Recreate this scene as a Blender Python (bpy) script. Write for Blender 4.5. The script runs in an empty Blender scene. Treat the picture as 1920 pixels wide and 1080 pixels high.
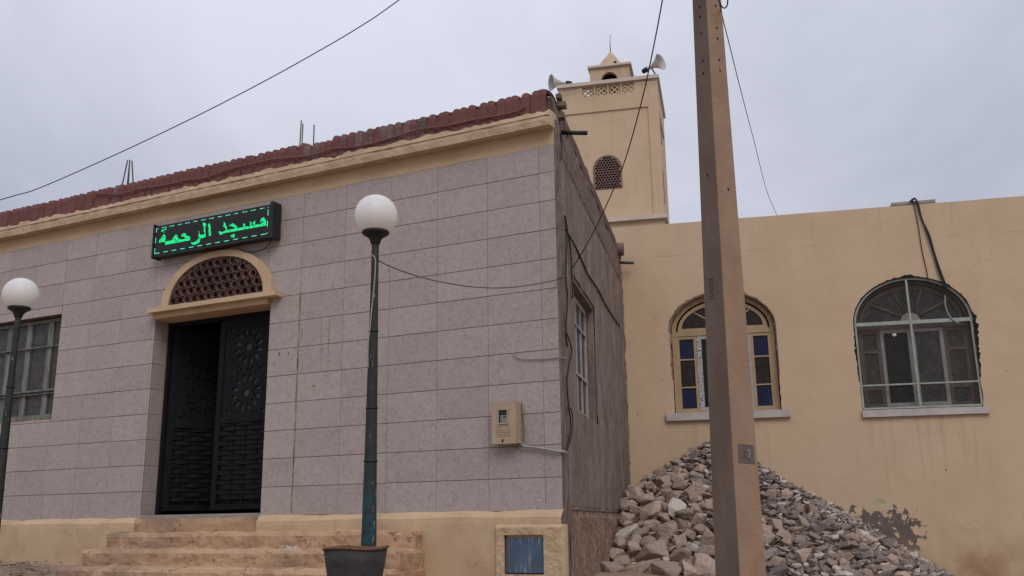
import bpy, bmesh, math, random
from mathutils import Vector, Matrix, noise
from mathutils.geometry import delaunay_2d_cdt
random.seed(7)
R = math.radians
scene = bpy.context.scene
COL = scene.collection

# ------------------------------------------------------------------ camera
H = 0.28                      # height of one wall tile course
FPX, PITCH, ROLL, YAW = 1782.1, 0.2409, -0.0135, -0.4532
CAM = Vector((12.2991, -27.4207, -0.3111)) * H
def _axes(p, r, y):
    f = Vector((math.sin(y) * math.cos(p), math.cos(y) * math.cos(p), math.sin(p)))
    rt = Vector((math.cos(y), -math.sin(y), 0))
    u = rt.cross(f)
    return (math.cos(r) * rt + math.sin(r) * u, -math.sin(r) * rt + math.cos(r) * u, f)
AX, AY, AZ = _axes(PITCH, ROLL, YAW)
cam_d = bpy.data.cameras.new('camera')
cam = bpy.data.objects.new('camera', cam_d)
COL.objects.link(cam)
cam.matrix_world = Matrix(((AX.x, AY.x, -AZ.x, CAM.x), (AX.y, AY.y, -AZ.y, CAM.y), (AX.z, AY.z, -AZ.z, CAM.z), (0, 0, 0, 1)))
cam_d.sensor_width = 36
cam_d.lens = FPX / 1920 * 36
cam_d.clip_start = 0.1
cam_d.clip_end = 2000
scene.camera = cam

# ------------------------------------------------------------------ light
SUN_DIR = Vector((0.62, -0.72, 0.95)).normalized()      # towards the sun
SUN_EL = math.asin(SUN_DIR.z)
SUN_AZ = math.atan2(SUN_DIR.x, SUN_DIR.y)
w = bpy.data.worlds.new('World'); scene.world = w; w.use_nodes = True
nt = w.node_tree; nt.nodes.clear()
def N(t, kind, **kw):
    n = t.nodes.new(kind)
    for k, v in kw.items(): setattr(n, k, v)
    return n
out = N(nt, 'ShaderNodeOutputWorld'); bg = N(nt, 'ShaderNodeBackground'); bg.inputs['Strength'].default_value = 0.1
sky = N(nt, 'ShaderNodeTexSky', sky_type='NISHITA', sun_disc=False, sun_elevation=SUN_EL, sun_rotation=SUN_AZ)
tc = N(nt, 'ShaderNodeTexCoord')
mp = N(nt, 'ShaderNodeMapping'); mp.inputs['Scale'].default_value = (1.0, 1.0, 1.7); mp.inputs['Location'].default_value = (3.1, .4, .7)
nt.links.new(tc.outputs['Generated'], mp.inputs['Vector'])
cn = N(nt, 'ShaderNodeTexNoise'); cn.inputs['Scale'].default_value = 2.1; cn.inputs['Detail'].default_value = 5; cn.inputs['Roughness'].default_value = .56
cn.inputs['Distortion'].default_value = .4
nt.links.new(mp.outputs['Vector'], cn.inputs['Vector'])
cr = N(nt, 'ShaderNodeValToRGB')
cr.color_ramp.elements[0].position = .34; cr.color_ramp.elements[0].color = (.405, .425, .512, 1)
cr.color_ramp.elements[1].position = .66; cr.color_ramp.elements[1].color = (.575, .592, .680, 1)
nt.links.new(cn.outputs['Fac'], cr.inputs['Fac'])
# an overcast sky is brighter overhead than near the horizon
sx = N(nt, 'ShaderNodeSeparateXYZ'); nt.links.new(tc.outputs['Generated'], sx.inputs[0])
gr = N(nt, 'ShaderNodeMapRange'); gr.inputs['From Min'].default_value = 0.0; gr.inputs['From Max'].default_value = 1.0
gr.inputs['To Min'].default_value = 7.7; gr.inputs['To Max'].default_value = 19.0
nt.links.new(sx.outputs['Z'], gr.inputs['Value'])
vm = N(nt, 'ShaderNodeVectorMath', operation='SCALE')
nt.links.new(cr.outputs['Color'], vm.inputs[0]); nt.links.new(gr.outputs['Result'], vm.inputs['Scale'])
mx = N(nt, 'ShaderNodeMix', data_type='RGBA'); mx.inputs[0].default_value = 0.95
nt.links.new(sky.outputs['Color'], mx.inputs[6]); nt.links.new(vm.outputs[0], mx.inputs[7])
nt.links.new(mx.outputs[2], bg.inputs['Color']); nt.links.new(bg.outputs[0], out.inputs['Surface'])
sun_d = bpy.data.lights.new('sun', 'SUN'); sun_d.energy = 1.25; sun_d.angle = R(30); sun_d.color = (1, .93, .84)
sun = bpy.data.objects.new('sun', sun_d); COL.objects.link(sun)
sun.rotation_euler = SUN_DIR.to_track_quat('Z', 'Y').to_euler(); sun.location = (4, -6, 12)
scene.view_settings.view_transform = 'Standard'; scene.view_settings.look = 'None'
scene.view_settings.exposure = 0.0; scene.view_settings.gamma = 1; scene.view_settings.use_curve_mapping = False

# ------------------------------------------------------------------ measuring: a sight line of the photograph meets a real plane
def ray(x, y): return AX * ((x - 960) / FPX) + AY * (-(y - 540) / FPX) + AZ
def hit(x, y, P0, n):
    d = ray(x, y); return CAM + d * ((P0 - CAM).dot(n) / d.dot(n))
A = R(13.5)
EU = Vector((math.cos(A), math.sin(A), 0)); EN = Vector((-math.sin(A), math.cos(A), 0)); UP = Vector((0, 0, 1))
S0 = Vector((.158, 0, 0)); D = 5.756; R0 = S0 + EN * D
def fac(x, y, Y=0.0): return hit(x, y, Vector((0, Y, 0)), Vector((0, 1, 0)))
def sidew(x, y, o=0.0): return hit(x, y, S0 + EU * o, EU)
def rwall(x, y, dd=0.0):
    X = hit(x, y, R0 + EN * dd, EN); return ((X - R0).dot(EU), X.z)
def W(u, v, z): return R0 + EU * u + EN * v + UP * z
def SW(n, o, z): return S0 + EN * n + EU * o + UP * z        # side wall frame: n along it, o out of it

# ------------------------------------------------------------------ materials
def new_mat(name):
    m = bpy.data.materials.new(name); m.use_nodes = True
    t = m.node_tree; b = t.nodes['Principled BSDF']; return m, t, b
def coords(t, scale=(1, 1, 1), rand=False):
    c = N(t, 'ShaderNodeTexCoord'); v = c.outputs['Object']
    if rand:
        oi = N(t, 'ShaderNodeObjectInfo'); mu = N(t, 'ShaderNodeMath', operation='MULTIPLY'); mu.inputs[1].default_value = 37.0
        t.links.new(oi.outputs['Random'], mu.inputs[0])
        ad = N(t, 'ShaderNodeVectorMath', operation='ADD'); t.links.new(v, ad.inputs[0]); t.links.new(mu.outputs[0], ad.inputs[1]); v = ad.outputs[0]
    m = N(t, 'ShaderNodeMapping'); m.inputs['Scale'].default_value = scale
    t.links.new(v, m.inputs['Vector']); return m.outputs['Vector']
def nz(t, vec, s, det=4, ro=.55, dist=0):
    n = N(t, 'ShaderNodeTexNoise'); n.inputs['Scale'].default_value = s; n.inputs['Detail'].default_value = det
    n.inputs['Roughness'].default_value = ro; n.inputs['Distortion'].default_value = dist
    t.links.new(vec, n.inputs['Vector']); return n.outputs['Fac']
def rng(t, val, a, b, lo=0., hi=1.):
    n = N(t, 'ShaderNodeMapRange'); n.interpolation_type = 'SMOOTHSTEP'
    for k, v in zip(('From Min', 'From Max', 'To Min', 'To Max'), (a, b, lo, hi)): n.inputs[k].default_value = v
    t.links.new(val, n.inputs['Value']); return n.outputs['Result']
def mul(t, a, b):
    n = N(t, 'ShaderNodeMath', operation='MULTIPLY')
    for i, s in enumerate((a, b)):
        if isinstance(s, (int, float)): n.inputs[i].default_value = s
        else: t.links.new(s, n.inputs[i])
    return n.outputs[0]
def mixc(t, fac, a, b):
    n = N(t, 'ShaderNodeMix', data_type='RGBA')
    if isinstance(fac, (int, float)): n.inputs[0].default_value = fac
    else: t.links.new(fac, n.inputs[0])
    for i, s in ((6, a), (7, b)):
        if isinstance(s, tuple): n.inputs[i].default_value = (*s, 1)
        else: t.links.new(s, n.inputs[i])
    return n.outputs[2]
def axis(t, k):
    c = N(t, 'ShaderNodeTexCoord'); s = N(t, 'ShaderNodeSeparateXYZ'); t.links.new(c.outputs['Object'], s.inputs[0]); return s.outputs[k]
def band(t, k, a0, a1, b0, b1):
    v = axis(t, k); return mul(t, rng(t, v, a0, a1), rng(t, v, b0, b1, 1., 0.))
def bump(t, b, h, strength, dist=.01, prev=None):
    n = N(t, 'ShaderNodeBump'); n.inputs['Strength'].default_value = strength; n.inputs['Distance'].default_value = dist
    t.links.new(h, n.inputs['Height'])
    if prev: t.links.new(prev, n.inputs['Normal'])
    t.links.new(n.outputs[0], b.inputs['Normal']); return n.outputs[0]
def mottled(name, c1, c2, s=3., rough=.85, bs=40., bst=.3, bd=.004, rand=False, val=0., spots=None, scale=(1, 1, 1), metal=0., layers=None, spec=.3):
    m, t, b = new_mat(name)
    v = coords(t, scale, rand)
    col = mixc(t, rng(t, nz(t, v, s, 6, .6), .3, .7), c1, c2)
    if spots:
        sc, lo, hi, c, k = spots
        col = mixc(t, mul(t, rng(t, nz(t, v, sc, 5, .65), lo, hi), k), col, c)
    if layers: col = layers(t, col)
    if val:
        oi = N(t, 'ShaderNodeObjectInfo'); h = N(t, 'ShaderNodeHueSaturation')
        t.links.new(rng(t, oi.outputs['Random'], 0, 1, 1 - val, 1 + val), h.inputs['Value']); t.links.new(col, h.inputs['Color']); col = h.outputs[0]
    t.links.new(col, b.inputs['Base Color'])
    b.inputs['Roughness'].default_value = rough; b.inputs['Metallic'].default_value = metal; b.inputs['Specular IOR Level'].default_value = spec
    p = bump(t, b, nz(t, v, bs, 6, .65), bst, bd)
    bump(t, b, nz(t, v, bs * .12, 3, .5), bst * .6, bd * 5, p)
    return m

def tile_mat():
    m, t, b = new_mat('mottled_tile')
    v = coords(t, (1, 1, 1), True)
    d = N(t, 'ShaderNodeTexNoise'); d.inputs['Scale'].default_value = 9; d.inputs['Detail'].default_value = 3; t.links.new(v, d.inputs['Vector'])
    ad = N(t, 'ShaderNodeVectorMath', operation='MULTIPLY_ADD'); ad.inputs[1].default_value = (.14, .14, .14)
    t.links.new(d.outputs['Color'], ad.inputs[0]); t.links.new(v, ad.inputs[2])
    vo = N(t, 'ShaderNodeTexVoronoi', feature='DISTANCE_TO_EDGE'); vo.inputs['Scale'].default_value = 21; t.links.new(ad.outputs[0], vo.inputs['Vector'])
    vein = rng(t, vo.outputs['Distance'], .0, .10, 1., 0.)
    vein = mul(t, vein, rng(t, nz(t, v, 14, 4), .36, .62))
    base = mixc(t, rng(t, nz(t, v, 26, 6, .7), .3, .7), (.352, .296, .278), (.412, .352, .330))
    col = mixc(t, mul(t, vein, .55), base, (.225, .182, .172))
    col = mixc(t, mul(t, rng(t, nz(t, v, 5, 5, .7), .5, .75), .35), col, (.27, .212, .195))
    oi = N(t, 'ShaderNodeObjectInfo'); h = N(t, 'ShaderNodeHueSaturation')
    t.links.new(rng(t, oi.outputs['Random'], 0, 1, .955, 1.045), h.inputs['Value']); t.links.new(col, h.inputs['Color'])
    t.links.new(h.outputs[0], b.inputs['Base Color']); b.inputs['Roughness'].default_value = .5; b.inputs['Specular IOR Level'].default_value = .3
    bump(t, b, nz(t, v, 30, 4), .12, .003)
    return m
M = {}
M['tile'] = tile_mat()
M['grout'] = mottled('grout', (.12, .085, .075), (.2, .15, .13), 8)
YEL1, YEL2 = (.48, .345, .218), (.55, .402, .262)
M['yellow'] = mottled('yellow_plaster', YEL1, YEL2, 2.2, .9, 60, .35, .004, spots=(9, .6, .75, (.34, .22, .14), .5))
M['cornice'] = mottled('cornice_mortar', (.42, .305, .20), (.55, .41, .28), 7, .95, 30, .9, .012, spots=(14, .58, .72, (.25, .17, .12), .6))
def hall_layers(t, col):
    v = coords(t)
    # broad tone, dust towards the top, faint day joints
    col = mixc(t, mul(t, rng(t, nz(t, v, .55, 3), .35, .7), .45), col, (.53, .405, .295))
    col = mixc(t, mul(t, rng(t, nz(t, coords(t, (6, 1, .5)), 1.2, 5, .65), .52, .80), .16), col, (.33, .225, .155))
    jl = mul(t, band(t, 2, 3.755, 3.765, 3.77, 3.782), rng(t, nz(t, v, 3, 4), .42, .6))
    col = mixc(t, mul(t, jl, .28), col, (.24, .16, .11))
    # flaked dark cement patch above the foot of the stones
    pm = mul(t, band(t, 0, 2.5, 3.1, 3.65, 4.05), band(t, 2, -1.0, -.75, -.26, .26))
    fl = N(t, 'ShaderNodeMath', operation='ADD'); t.links.new(nz(t, v, 7.5, 8, .68), fl.inputs[0]); t.links.new(mul(t, pm, .27), fl.inputs[1])
    col = mixc(t, mul(t, rng(t, fl.outputs[0], .668, .685), rng(t, pm, .02, .25)), col, (.125, .098, .09))
    gp = mul(t, band(t, 0, 3.28, 3.33, 3.44, 3.5), band(t, 2, .06, .09, .13, .165))
    gpn = rng(t, nz(t, v, 12, 4), .42, .55)
    col = mixc(t, mul(t, mul(t, gp, gpn), .7), col, (.22, .36, .20))
    # rusty splash and damp at the right foot
    sp = mul(t, mul(t, band(t, 0, 3.9, 4.5, 4.55, 5.2), band(t, 2, -1.2, -.95, -.75, -.38)), rng(t, nz(t, v, 3, 5, .6), .25, .6))
    col = mixc(t, mul(t, sp, .75), col, (.25, .125, .06))
    ft = mul(t, rng(t, axis(t, 2), -.75, .1, 1., 0.), rng(t, nz(t, v, 2.4, 5, .6), .35, .65))
    col = mixc(t, mul(t, ft, .45), col, (.33, .22, .125))
    for a_, b_ in ((.55, 2.35), (3.2, 4.95)):
        dr = mul(t, mul(t, band(t, 0, a_, a_ + .15, b_ - .15, b_), band(t, 2, -.1, .7, 1.2, 1.3)), rng(t, nz(t, coords(t, (9, 1, .35)), 1.5, 6, .7), .5, .72))
        col = mixc(t, mul(t, dr, .38), col, (.27, .19, .13))
    tp = mul(t, rng(t, axis(t, 2), 3.5, 4.3), rng(t, nz(t, coords(t, (7, 1, .3)), 1.3, 6, .7), .52, .72))
    col = mixc(t, mul(t, tp, .30), col, (.29, .215, .15))
    vc = N(t, 'ShaderNodeTexVoronoi', feature='DISTANCE_TO_EDGE'); vc.inputs['Scale'].default_value = .9
    wv = N(t, 'ShaderNodeTexNoise'); wv.inputs['Scale'].default_value = 3.; wv.inputs['Detail'].default_value = 6; t.links.new(v, wv.inputs['Vector'])
    wa = N(t, 'ShaderNodeVectorMath', operation='MULTIPLY_ADD'); wa.inputs[1].default_value = (.35, .35, .35); t.links.new(wv.outputs['Color'], wa.inputs[0]); t.links.new(v, wa.inputs[2]); t.links.new(wa.outputs[0], vc.inputs['Vector'])
    ck = mul(t, rng(t, vc.outputs['Distance'], .001, .006, 1., 0.), rng(t, nz(t, v, 1.1, 3), .52, .62))
    col = mixc(t, mul(t, ck, .22), col, (.22, .15, .10))
    pk = rng(t, nz(t, v, 9, 3, .5), .745, .76)
    col = mixc(t, mul(t, pk, .8), col, (.14, .10, .085))
    return col
M['hall'] = mottled('hall_plaster', (.505, .374, .246), (.556, .416, .280), 1.6, .92, 55, .40, .004, layers=hall_layers)
def minaret_layers(t, col):
    col = mixc(t, mul(t, rng(t, nz(t, coords(t, (8, 8, .5)), 1.4, 6, .7), .52, .75), .35), col, (.33, .24, .165))
    up_ = mul(t, rng(t, axis(t, 2), 6.55, 7.0), rng(t, nz(t, coords(t, (6, 6, 1)), 1.8, 6, .7), .4, .65))
    return mixc(t, mul(t, up_, .35), col, (.31, .23, .165))
M['minaret'] = mottled('minaret_plaster', (.505, .380, .258), (.56, .427, .294), 1.8, .92, 50, .35, .004, spots=(5, .55, .8, (.40, .29, .19), .6), layers=minaret_layers)
M['coping'] = mottled('coping_plaster', (.50, .43, .37), (.58, .50, .43), 3, .9, 50, .3, .004)
def cement_layers(t, col):
    v = coords(t)
    st = nz(t, coords(t, (14, 14, .9)), 1.6, 7, .7)
    col = mixc(t, mul(t, rng(t, st, .45, .7), .55), col, (.13, .10, .09))
    col = mixc(t, mul(t, rng(t, nz(t, coords(t, (1, 1, .5)), 3.1, 7, .7), .47, .6), .7), col, (.285, .228, .195))
    col = mixc(t, mul(t, rng(t, nz(t, coords(t, (22, 22, 4)), 2.3, 6, .7), .6, .68), .8), col, (.085, .064, .055))
    lo = rng(t, axis(t, 2), -.12, .12, 1., 0.)
    col = mixc(t, mul(t, lo, .75), col, (.27, .175, .125))
    return col
M['cement'] = mottled('rough_cement', (.180, .136, .112), (.262, .205, .172), 4, .95, 30, 1.0, .035, layers=cement_layers, scale=(1, 1, .35))
M['cement_edge'] = mottled('torn_cement_edge', (.15, .108, .088), (.24, .18, .145), 8, .95, 26, 1.0, .03, scale=(1, 1, .4), spots=(11, .5, .66, (.13, .09, .075), .8))
M['earth_cement'] = mottled('earthy_cement', (.22, .145, .105), (.33, .225, .165), 5, .95, 24, 1.0, .03, spots=(13, .52, .66, (.11, .07, .05), .8))
def step_layers(t, col):
    v = coords(t)
    col = mixc(t, mul(t, rng(t, nz(t, v, 1.5, 6, .65), .46, .66), .7), col, (.265, .165, .115))
    lf_ = mul(t, rng(t, axis(t, 0), -3.4, -4.6), rng(t, nz(t, v, 2.2, 5, .6), .35, .6))
    col = mixc(t, mul(t, lf_, .75), col, (.22, .15, .12))
    col = mixc(t, mul(t, rng(t, nz(t, coords(t, (.6, 1, 3)), 2.4, 7, .7), .50, .62), .55), col, (.33, .17, .095))
    col = mixc(t, mul(t, rng(t, nz(t, coords(t, (1, 1, 2.2)), 3.4, 7, .7), .56, .66), .6), col, (.49, .35, .25))
    col = mixc(t, mul(t, rng(t, nz(t, coords(t, (1, 1, 1.6)), 11, 8, .75), .575, .62), .8), col, (.13, .082, .055))
    return col
M['step'] = mottled('worn_step', (.43, .275, .165), (.50, .335, .212), 2.0, .95, 26, .6, .008, layers=step_layers)
def plinth_layers(t, col):
    v = coords(t)
    col = mixc(t, mul(t, rng(t, nz(t, v, 1.4, 5, .6), .45, .7), .6), col, (.36, .235, .155))
    col = mixc(t, mul(t, rng(t, nz(t, coords(t, (7, 7, 1)), 2.2, 6, .7), .58, .72), .45), col, (.27, .16, .10))
    col = mixc(t, mul(t, rng(t, nz(t, v, 21, 6, .7), .66, .71), .8), col, (.15, .1, .075))
    return col
M['plinth'] = mottled('plinth_plaster', (.49, .352, .218), (.56, .408, .262), 1.8, .92, 34, .5, .008, layers=plinth_layers)
M['rooftile'] = mottled('red_roof_tile', (.130, .052, .048), (.170, .070, .064), 9, .85, 40, .4, .006, rand=True, val=.045, spots=(15, .56, .74, (.12, .075, .07), .5))
M['rooftile_grey'] = mottled('weathered_roof_tile', (.12, .075, .07), (.17, .12, .11), 9, .9, 40, .4, .006, rand=True, val=.14, spots=(15, .5, .66, (.15, .055, .05), .8))
M['claustra'] = mottled('red_brown_claustra', (.085, .046, .042), (.135, .078, .07), 20, .9, 60, .3, .004, rand=True, val=.25, spots=(9, .60, .70, (.27, .21, .175), .6))
M['claustra_pale'] = mottled('dusty_claustra', (.15, .095, .082), (.23, .155, .135), 20, .9, 60, .3, .004)
M['iron'] = mottled('black_door_iron', (.0085, .0085, .0105), (.013, .013, .0155), 12, .5, 60, .1, .002, spec=.09)
M['frosted'] = mottled('frosted_door_glass', (.040, .040, .045), (.066, .066, .074), 5, .5, 60, .05, .002)
M['dark'] = mottled('black_and_shade', (.008, .0075, .0075), (.013, .012, .012), 5, .9)  # black parts, and sheets coloured dark in place of shade in hollows
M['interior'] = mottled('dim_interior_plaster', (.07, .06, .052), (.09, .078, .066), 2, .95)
M['woodgrey'] = mottled('flaking_grey_paint', (.115, .125, .112), (.21, .22, .20), 14, .85, 40, .5, .006, scale=(1, 1, .15), spots=(22, .5, .62, (.11, .08, .06), .8))
M['whiteframe'] = mottled('dusty_white_frame', (.30, .295, .285), (.38, .375, .36), 8, .7, 40, .2, .003, spots=(14, .6, .7, (.22, .18, .15), .6))
M['tanframe'] = mottled('ochre_painted_wood', (.33, .235, .14), (.40, .29, .18), 7, .75, 40, .3, .004, scale=(1, 1, .3), spots=(16, .58, .7, (.26, .15, .07), .6))
M['brownwood'] = mottled('old_brown_wood', (.115, .085, .07), (.165, .125, .105), 9, .85, 40, .4, .005, scale=(1, 1, .25))
M['greenpaint'] = mottled('pale_green_paint', (.26, .30, .265), (.34, .375, .335), 12, .65, 40, .2, .003, spots=(18, .6, .7, (.2, .17, .14), .7))
M['netwire'] = mottled('dull_wire', (.11, .105, .098), (.155, .147, .137), 20, .6)
M['cementsill'] = mottled('pale_sill', (.40, .36, .34), (.48, .44, .42), 6, .85, 40, .3, .004, spots=(12, .6, .72, (.28, .24, .22), .6))
def glass(name, tint, body, a=.45):
    m, t, b = new_mat(name)
    v = coords(t); b.inputs['Base Color'].default_value = (*body, 1); b.inputs['Roughness'].default_value = .25; b.inputs['Specular IOR Level'].default_value = .3
    t.links.new(mixc(t, rng(t, nz(t, v, 9, 5, .7), .4, .7), body, tuple(c * 1.7 + .006 for c in body)), b.inputs['Base Color'])
    bump(t, b, nz(t, v, 5, 2), .06, .01)
    tr = N(t, 'ShaderNodeBsdfTransparent'); tr.inputs[0].default_value = (*tint, 1)
    ms = N(t, 'ShaderNodeMixShader'); ms.inputs[0].default_value = a
    t.links.new(tr.outputs[0], ms.inputs[1]); t.links.new(b.outputs[0], ms.inputs[2])
    t.links.new(ms.outputs[0], t.nodes['Material Output'].inputs['Surface']); return m
M['pane'] = glass('dusty_pane', (.6, .6, .6), (.020, .018, .017), .6)
M['greypane'] = glass('grey_pane', (.5, .5, .5), (.060, .056, .054), .75)
M['bluepane'] = glass('blue_pane', (.1, .14, .5), (.008, .011, .040), .9)
M['brownpane'] = glass('brown_pane', (.4, .2, .1), (.020, .011, .009), .9)
M['poleA'] = None
def pole_layers(t, col):
    v = coords(t, (1, 1, .25))
    col = mixc(t, mul(t, rng(t, nz(t, v, 5, 6, .65), .45, .7), .6), col, (.27, .19, .145))
    col = mixc(t, mul(t, rng(t, nz(t, coords(t), 40, 5, .7), .66, .72), .8), col, (.08, .055, .045))
    # the left face of the shaft gets a separate, darker concrete colour
    g = N(t, 'ShaderNodeNewGeometry'); s = N(t, 'ShaderNodeSeparateXYZ'); t.links.new(g.outputs['Normal'], s.inputs[0])
    return col
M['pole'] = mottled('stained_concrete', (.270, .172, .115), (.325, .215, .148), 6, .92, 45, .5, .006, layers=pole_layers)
M['poledark'] = mottled('darker_concrete', (.125, .090, .072), (.168, .123, .099), 6, .92, 45, .45, .006, scale=(1, 1, .4), spots=(30, .64, .72, (.07, .05, .043), .7))
M['plate'] = mottled('plate_paint', (.10, .08, .076), (.135, .108, .10), 14, .8)
M['platetext'] = mottled('plate_digits', (.34, .30, .29), (.4, .36, .35), 14, .8)
def lamp_layers(t, col):
    v = coords(t, (1, 1, .2))
    lo = rng(t, axis(t, 2), -2.35, -1.95, 1., 0.)
    col = mixc(t, mul(t, lo, rng(t, nz(t, coords(t), 11, 5, .65), .40, .56)), col, (.012, .058, .066))
    col = mixc(t, mul(t, rng(t, nz(t, coords(t, (1, 1, .35)), 26, 6, .75), .60, .66), .75), col, (.26, .25, .24))
    col = mixc(t, mul(t, rng(t, nz(t, coords(t), 13, 5, .7), .62, .7), .5), col, (.075, .04, .028))
    return col
M['lamppost'] = mottled('chipped_dark_green_paint', (.018, .022, .021), (.028, .032, .030), 8, .6, 50, .3, .003, layers=lamp_layers)
def globe_mat():
    m, t, b = new_mat('opal_globe')
    v = coords(t)
    col = mixc(t, rng(t, nz(t, v, 6, 5), .4, .7), (.90, .90, .885), (.86, .855, .83))
    col = mixc(t, mul(t, rng(t, axis(t, 2), -.16, .02, 1., 0.), .8), col, (.80, .73, .58))
    t.links.new(col, b.inputs['Base Color']); b.inputs['Roughness'].default_value = .38
    tl = N(t, 'ShaderNodeBsdfTranslucent'); tl.inputs[0].default_value = (.95, .94, .92, 1)
    ms = N(t, 'ShaderNodeMixShader'); ms.inputs[0].default_value = .4
    t.links.new(b.outputs[0], ms.inputs[1]); t.links.new(tl.outputs[0], ms.inputs[2]); t.links.new(ms.outputs[0], t.nodes['Material Output'].inputs['Surface'])
    return m
M['globe'] = globe_mat()
M['binmetal'] = mottled('grey_bin_metal', (.032, .030, .030), (.048, .046, .045), 12, .6, 160, .8, .004, spots=(7, .6, .75, (.10, .05, .035), .5))
M['rust'] = mottled('rusty_rim', (.11, .05, .03), (.17, .085, .055), 14, .85, 50, .5, .004)
M['hornmetal'] = mottled('grey_horn', (.42, .41, .39), (.52, .5, .48), 6, .55, 40, .1, .002)
M['blackplastic'] = mottled('black_plastic', (.016, .016, .018), (.024, .024, .026), 8, .5, 40, .1, .002)
M['ledpanel'] = mottled('led_panel', (.012, .013, .014), (.018, .019, .02), 60, .45, 200, .3, .002)
def emit(name, c, s):
    m, t, b = new_mat(name); b.inputs['Base Color'].default_value = (*c, 1); b.inputs['Emission Color'].default_value = (*c, 1); b.inputs['Emission Strength'].default_value = s
    return m
M['led'] = emit('green_led', (.006, .62, .20), .9)
M['leddash'] = emit('green_led_dash', (.10, .62, .38), .8)
M['meter'] = mottled('beige_plastic', (.37, .28, .20), (.42, .325, .24), 4, .6, 40, .1, .002, spots=(10, .62, .75, (.28, .2, .14), .5))
M['meterglass'] = mottled('meter_window', (.02, .02, .02), (.03, .03, .03), 4, .25)
M['meterface'] = mottled('meter_face', (.16, .17, .165), (.2, .21, .2), 4, .6)
def hatch_layers(t, col):
    v = coords(t, (9, 9, .8))
    col = mixc(t, mul(t, rng(t, nz(t, v, 2.5, 6, .7), .545, .60), .6), col, (.30, .32, .34))
    col = mixc(t, mul(t, rng(t, nz(t, coords(t, (1, 1, .6)), 6, 5, .6), .5, .62), .7), col, (.095, .085, .085))
    return col
M['hatch'] = mottled('scraped_blue_paint', (.058, .098, .165), (.078, .122, .19), 9, .7, 40, .3, .003, layers=hatch_layers)
M['cable'] = mottled('black_cable', (.014, .014, .015), (.022, .022, .023), 20, .6, 60, .1, .002)
M['greycable'] = mottled('grey_cable', (.26, .24, .235), (.34, .32, .31), 20, .7, 60, .1, .002)
M['browncable'] = mottled('dusty_cable', (.10, .075, .068), (.15, .115, .10), 20, .7, 60, .1, .002)
M['redcable'] = mottled('red_painted_cable', (.15, .055, .05), (.20, .085, .075), 20, .7, 60, .1, .002)
M['rebar'] = mottled('rusty_rebar', (.055, .045, .042), (.085, .065, .058), 30, .8)
M['rock_tan'] = mottled('tan_limestone', (.335, .245, .196), (.465, .360, .295), 6, .95, 26, .6, .02, rand=True, val=.2, spots=(11, .52, .68, (.20, .135, .10), .6))
M['rock_grey'] = mottled('grey_slaty_stone', (.19, .150, .134), (.31, .252, .228), 6, .95, 26, .6, .02, rand=True, val=.25, spots=(11, .55, .7, (.30, .25, .23), .5))
M['rock_white'] = mottled('white_limestone', (.45, .385, .345), (.54, .475, .43), 6, .95, 26, .5, .015, rand=True, val=.12, spots=(11, .56, .7, (.3, .23, .19), .5))
M['chips'] = mottled('slate_chips', (.09, .072, .068), (.30, .245, .23), 16, .95, 30, .4, .01)
M['ground'] = mottled('bare_earth', (.25, .172, .12), (.33, .24, .175), 2.2, .97, 26, .9, .02, spots=(7, .55, .7, (.18, .125, .095), .6))
M['litter'] = mottled('dry_litter', (.14, .105, .085), (.30, .24, .2), 30, .95)
M['paper'] = mottled('scrap_paper', (.40, .36, .34), (.48, .44, .42), 20, .9)
M['film'] = mottled('printed_film', (.42, .42, .43), (.48, .48, .49), 8, .6, 40, .1, .002, scale=(1, 1, .5), spots=(60, .52, .56, (.03, .03, .035), 1.))
M['conc'] = mottled('plain_roof_concrete', (.27, .24, .215), (.34, .30, .27), 4, .95)
M['joint'] = mottled('brown_joint_filler', (.12, .075, .05), (.36, .26, .185), 7, .95, 40, .6, .006)

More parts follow.
